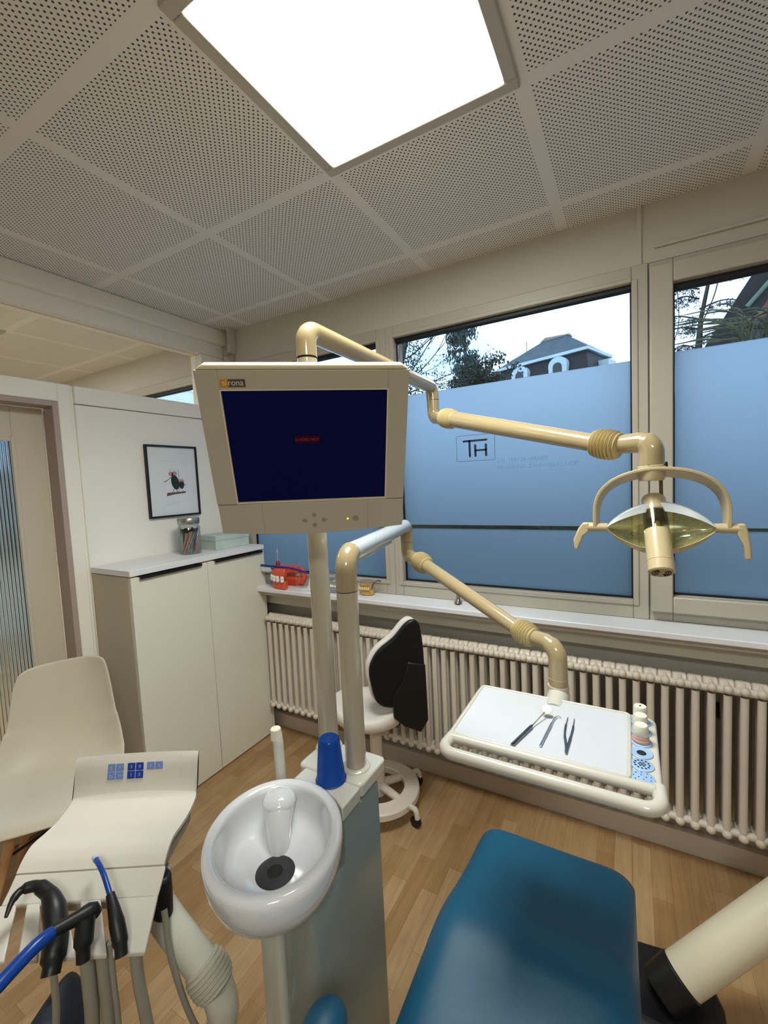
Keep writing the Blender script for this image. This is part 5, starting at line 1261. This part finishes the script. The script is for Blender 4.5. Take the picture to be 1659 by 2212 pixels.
# far house with mansard roof, rotated a little
SLATE = mat('slate_roof', (70, 84, 96), 0.6, noise=0.25, nscale=3); SLATED = mat('dark_slate', (40, 38, 44), 0.6, noise=0.3, nscale=6); COR = mat('white_cornice', (206, 222, 236), 0.6, noise=0.03); TAN = mat('tan_render', (140, 132, 120), 0.8, noise=0.06)
HM = Matrix.Translation((-1.78, 23.6, 0)) @ Matrix.Rotation(math.radians(-19), 4, 'Z')
hs = Thing('mansard_house', 'distant house with slate mansard roof, chimney and white arched dormers', 'house', (-4, 24.5, -.4))
def hbox(*a): return MB().box(*a, HM)
def frust(x0, x1, y0, y1, z0, X0, X1, Y0, Y1, Z1):
    m = MB(); A = [m.bm.verts.new(HM @ Vector(p_)) for p_ in ((x0, y0, z0), (x1, y0, z0), (x1, y1, z0), (x0, y1, z0))]; B = [m.bm.verts.new(HM @ Vector(p_)) for p_ in ((X0, Y0, Z1), (X1, Y0, Z1), (X1, Y1, Z1), (X0, Y1, Z1))]
    m.face(list(reversed(A))); m.face(B)
    for i in range(4): m.face([A[i], A[(i + 1) % 4], B[(i + 1) % 4], B[i]])
    return m
hs.part(frust(-5.0, .30, -.3, 2.9, 5.3, -4.75, 0, 0, 2.6, 7.52), 'mansard_slope', SLATED, smooth=False)
hs.part(hbox(-4.9, .2, -.1, 2.8, -.4, 5.3), 'wall', TAN, smooth=False)
hs.part(hbox(-4.95, .15, -.18, 2.75, 7.50, 7.64), 'cornice', COR, smooth=False)
hs.part(frust(-4.9, .12, -.14, 2.7, 7.64, -2.9, -1.55, 1.2, 1.6, 8.85), 'upper_roof', SLATE, smooth=False)
hs.part(frust(-5.9, -2.6, .6, 3.2, 7.5, -5.0, -3.4, 1.6, 2.2, 8.45), 'wing_roof', SLATE, smooth=False)
hs.part(frust(-3.0, -1.45, 1.15, 1.7, 8.83, -2.25, -1.80, 1.35, 1.5, 9.45), 'roof_cap', TAN, smooth=False)
hs.part(hbox(-2.28, -1.82, 1.35, 1.75, 9.2, 9.78), 'chimney', TAN, smooth=False)
for xx in (-3.42, -1.30):
    arc = [(xx + .48 * math.cos(a_), 7.02 + .42 * math.sin(a_)) for a_ in [PI * k / 12 for k in range(13)]]
    m = MB(); m.prism([(xx + .42, 6.0)] + [(a_[0] - (.0), a_[1]) for a_ in arc] + [(xx - .42, 6.0)], .9, HM @ Matrix(((1, 0, 0, 0), (0, 0, 1, -.35), (0, 1, 0, 0), (0, 0, 0, 1))))
    dm = hs.part(m, 'dormer', COR, smooth=False)
    arc = [(xx + .23 * math.cos(a_), 6.93 + .22 * math.sin(a_)) for a_ in [PI * k / 12 for k in range(13)]]
    m = MB(); m.prism([(xx + .23, 6.0)] + arc + [(xx - .23, 6.0)], .02, HM @ Matrix(((1, 0, 0, 0), (0, 0, 1, -.38), (0, 1, 0, 0), (0, 0, 0, 1))))
    hs.part(m, 'dormer_window', mat('dark_window', (52, 62, 70), 0.15, noise=0.3, nscale=8), parent=dm, smooth=False)
hs.part(MB().box(.02, .55, 1.2, 2.1, 5.9, 7.15, HM), 'dormer', COR, smooth=False)
hs.part(MB().tube([HM @ Vector((-3.5, .6, 7.9)), HM @ Vector((-3.5, .6, 10.4))], .02, 6), 'antenna_mast', STEEL)
# near neighbour gable at the right
ng = Thing('gabled_house', 'neighbouring pink house with dark overhanging roof verge at the right', 'house', (2.6, 9, -.4))
m = MB(); sl = (4.226 - 3.379) / (1.487 - .976)
def rk(x_): return 3.379 + (x_ - .976) * sl
MG = Matrix(((1, 0, 0, 0), (0, 0, 1, 8.6), (0, 1, 0, 0), (0, 0, 0, 1)))
m.prism([(1.36, -.4), (6, -.4), (6, 9.0), (4.36, rk(4.36) - .62), (1.36, rk(1.36) - .62)], .25, MG)
ng.part(m, 'gable_wall', mat('pink_render', (196, 112, 112), 0.8, noise=0.08), smooth=False)
MG2 = Matrix(((1, 0, 0, 0), (0, 0, 1, 8.0), (0, 1, 0, 0), (0, 0, 0, 1)))
m = MB(); m.prism([(.70, rk(.70)), (4.6, rk(4.6)), (4.6, rk(4.6) - .66), (.70, rk(.70) - .66)], 5.0, MG2)
ng.part(m, 'roof_verge', mat('dark_verge', (22, 22, 28), 0.6, noise=0.2), smooth=False)
ng.part(MB().box(1.60, 2.4, 8.55, 8.60, 2.6, 3.75), 'gable_window', mat('dark_window', (52, 62, 70), 0.15, noise=0.3, nscale=8), smooth=False)
ng.part(MB().tube([(1.43, 7.95, 3.80), (1.85, 7.95, 4.30)], .03, 10), 'downpipe', mat('patina_pipe', (104, 124, 112), 0.5, noise=0.1))
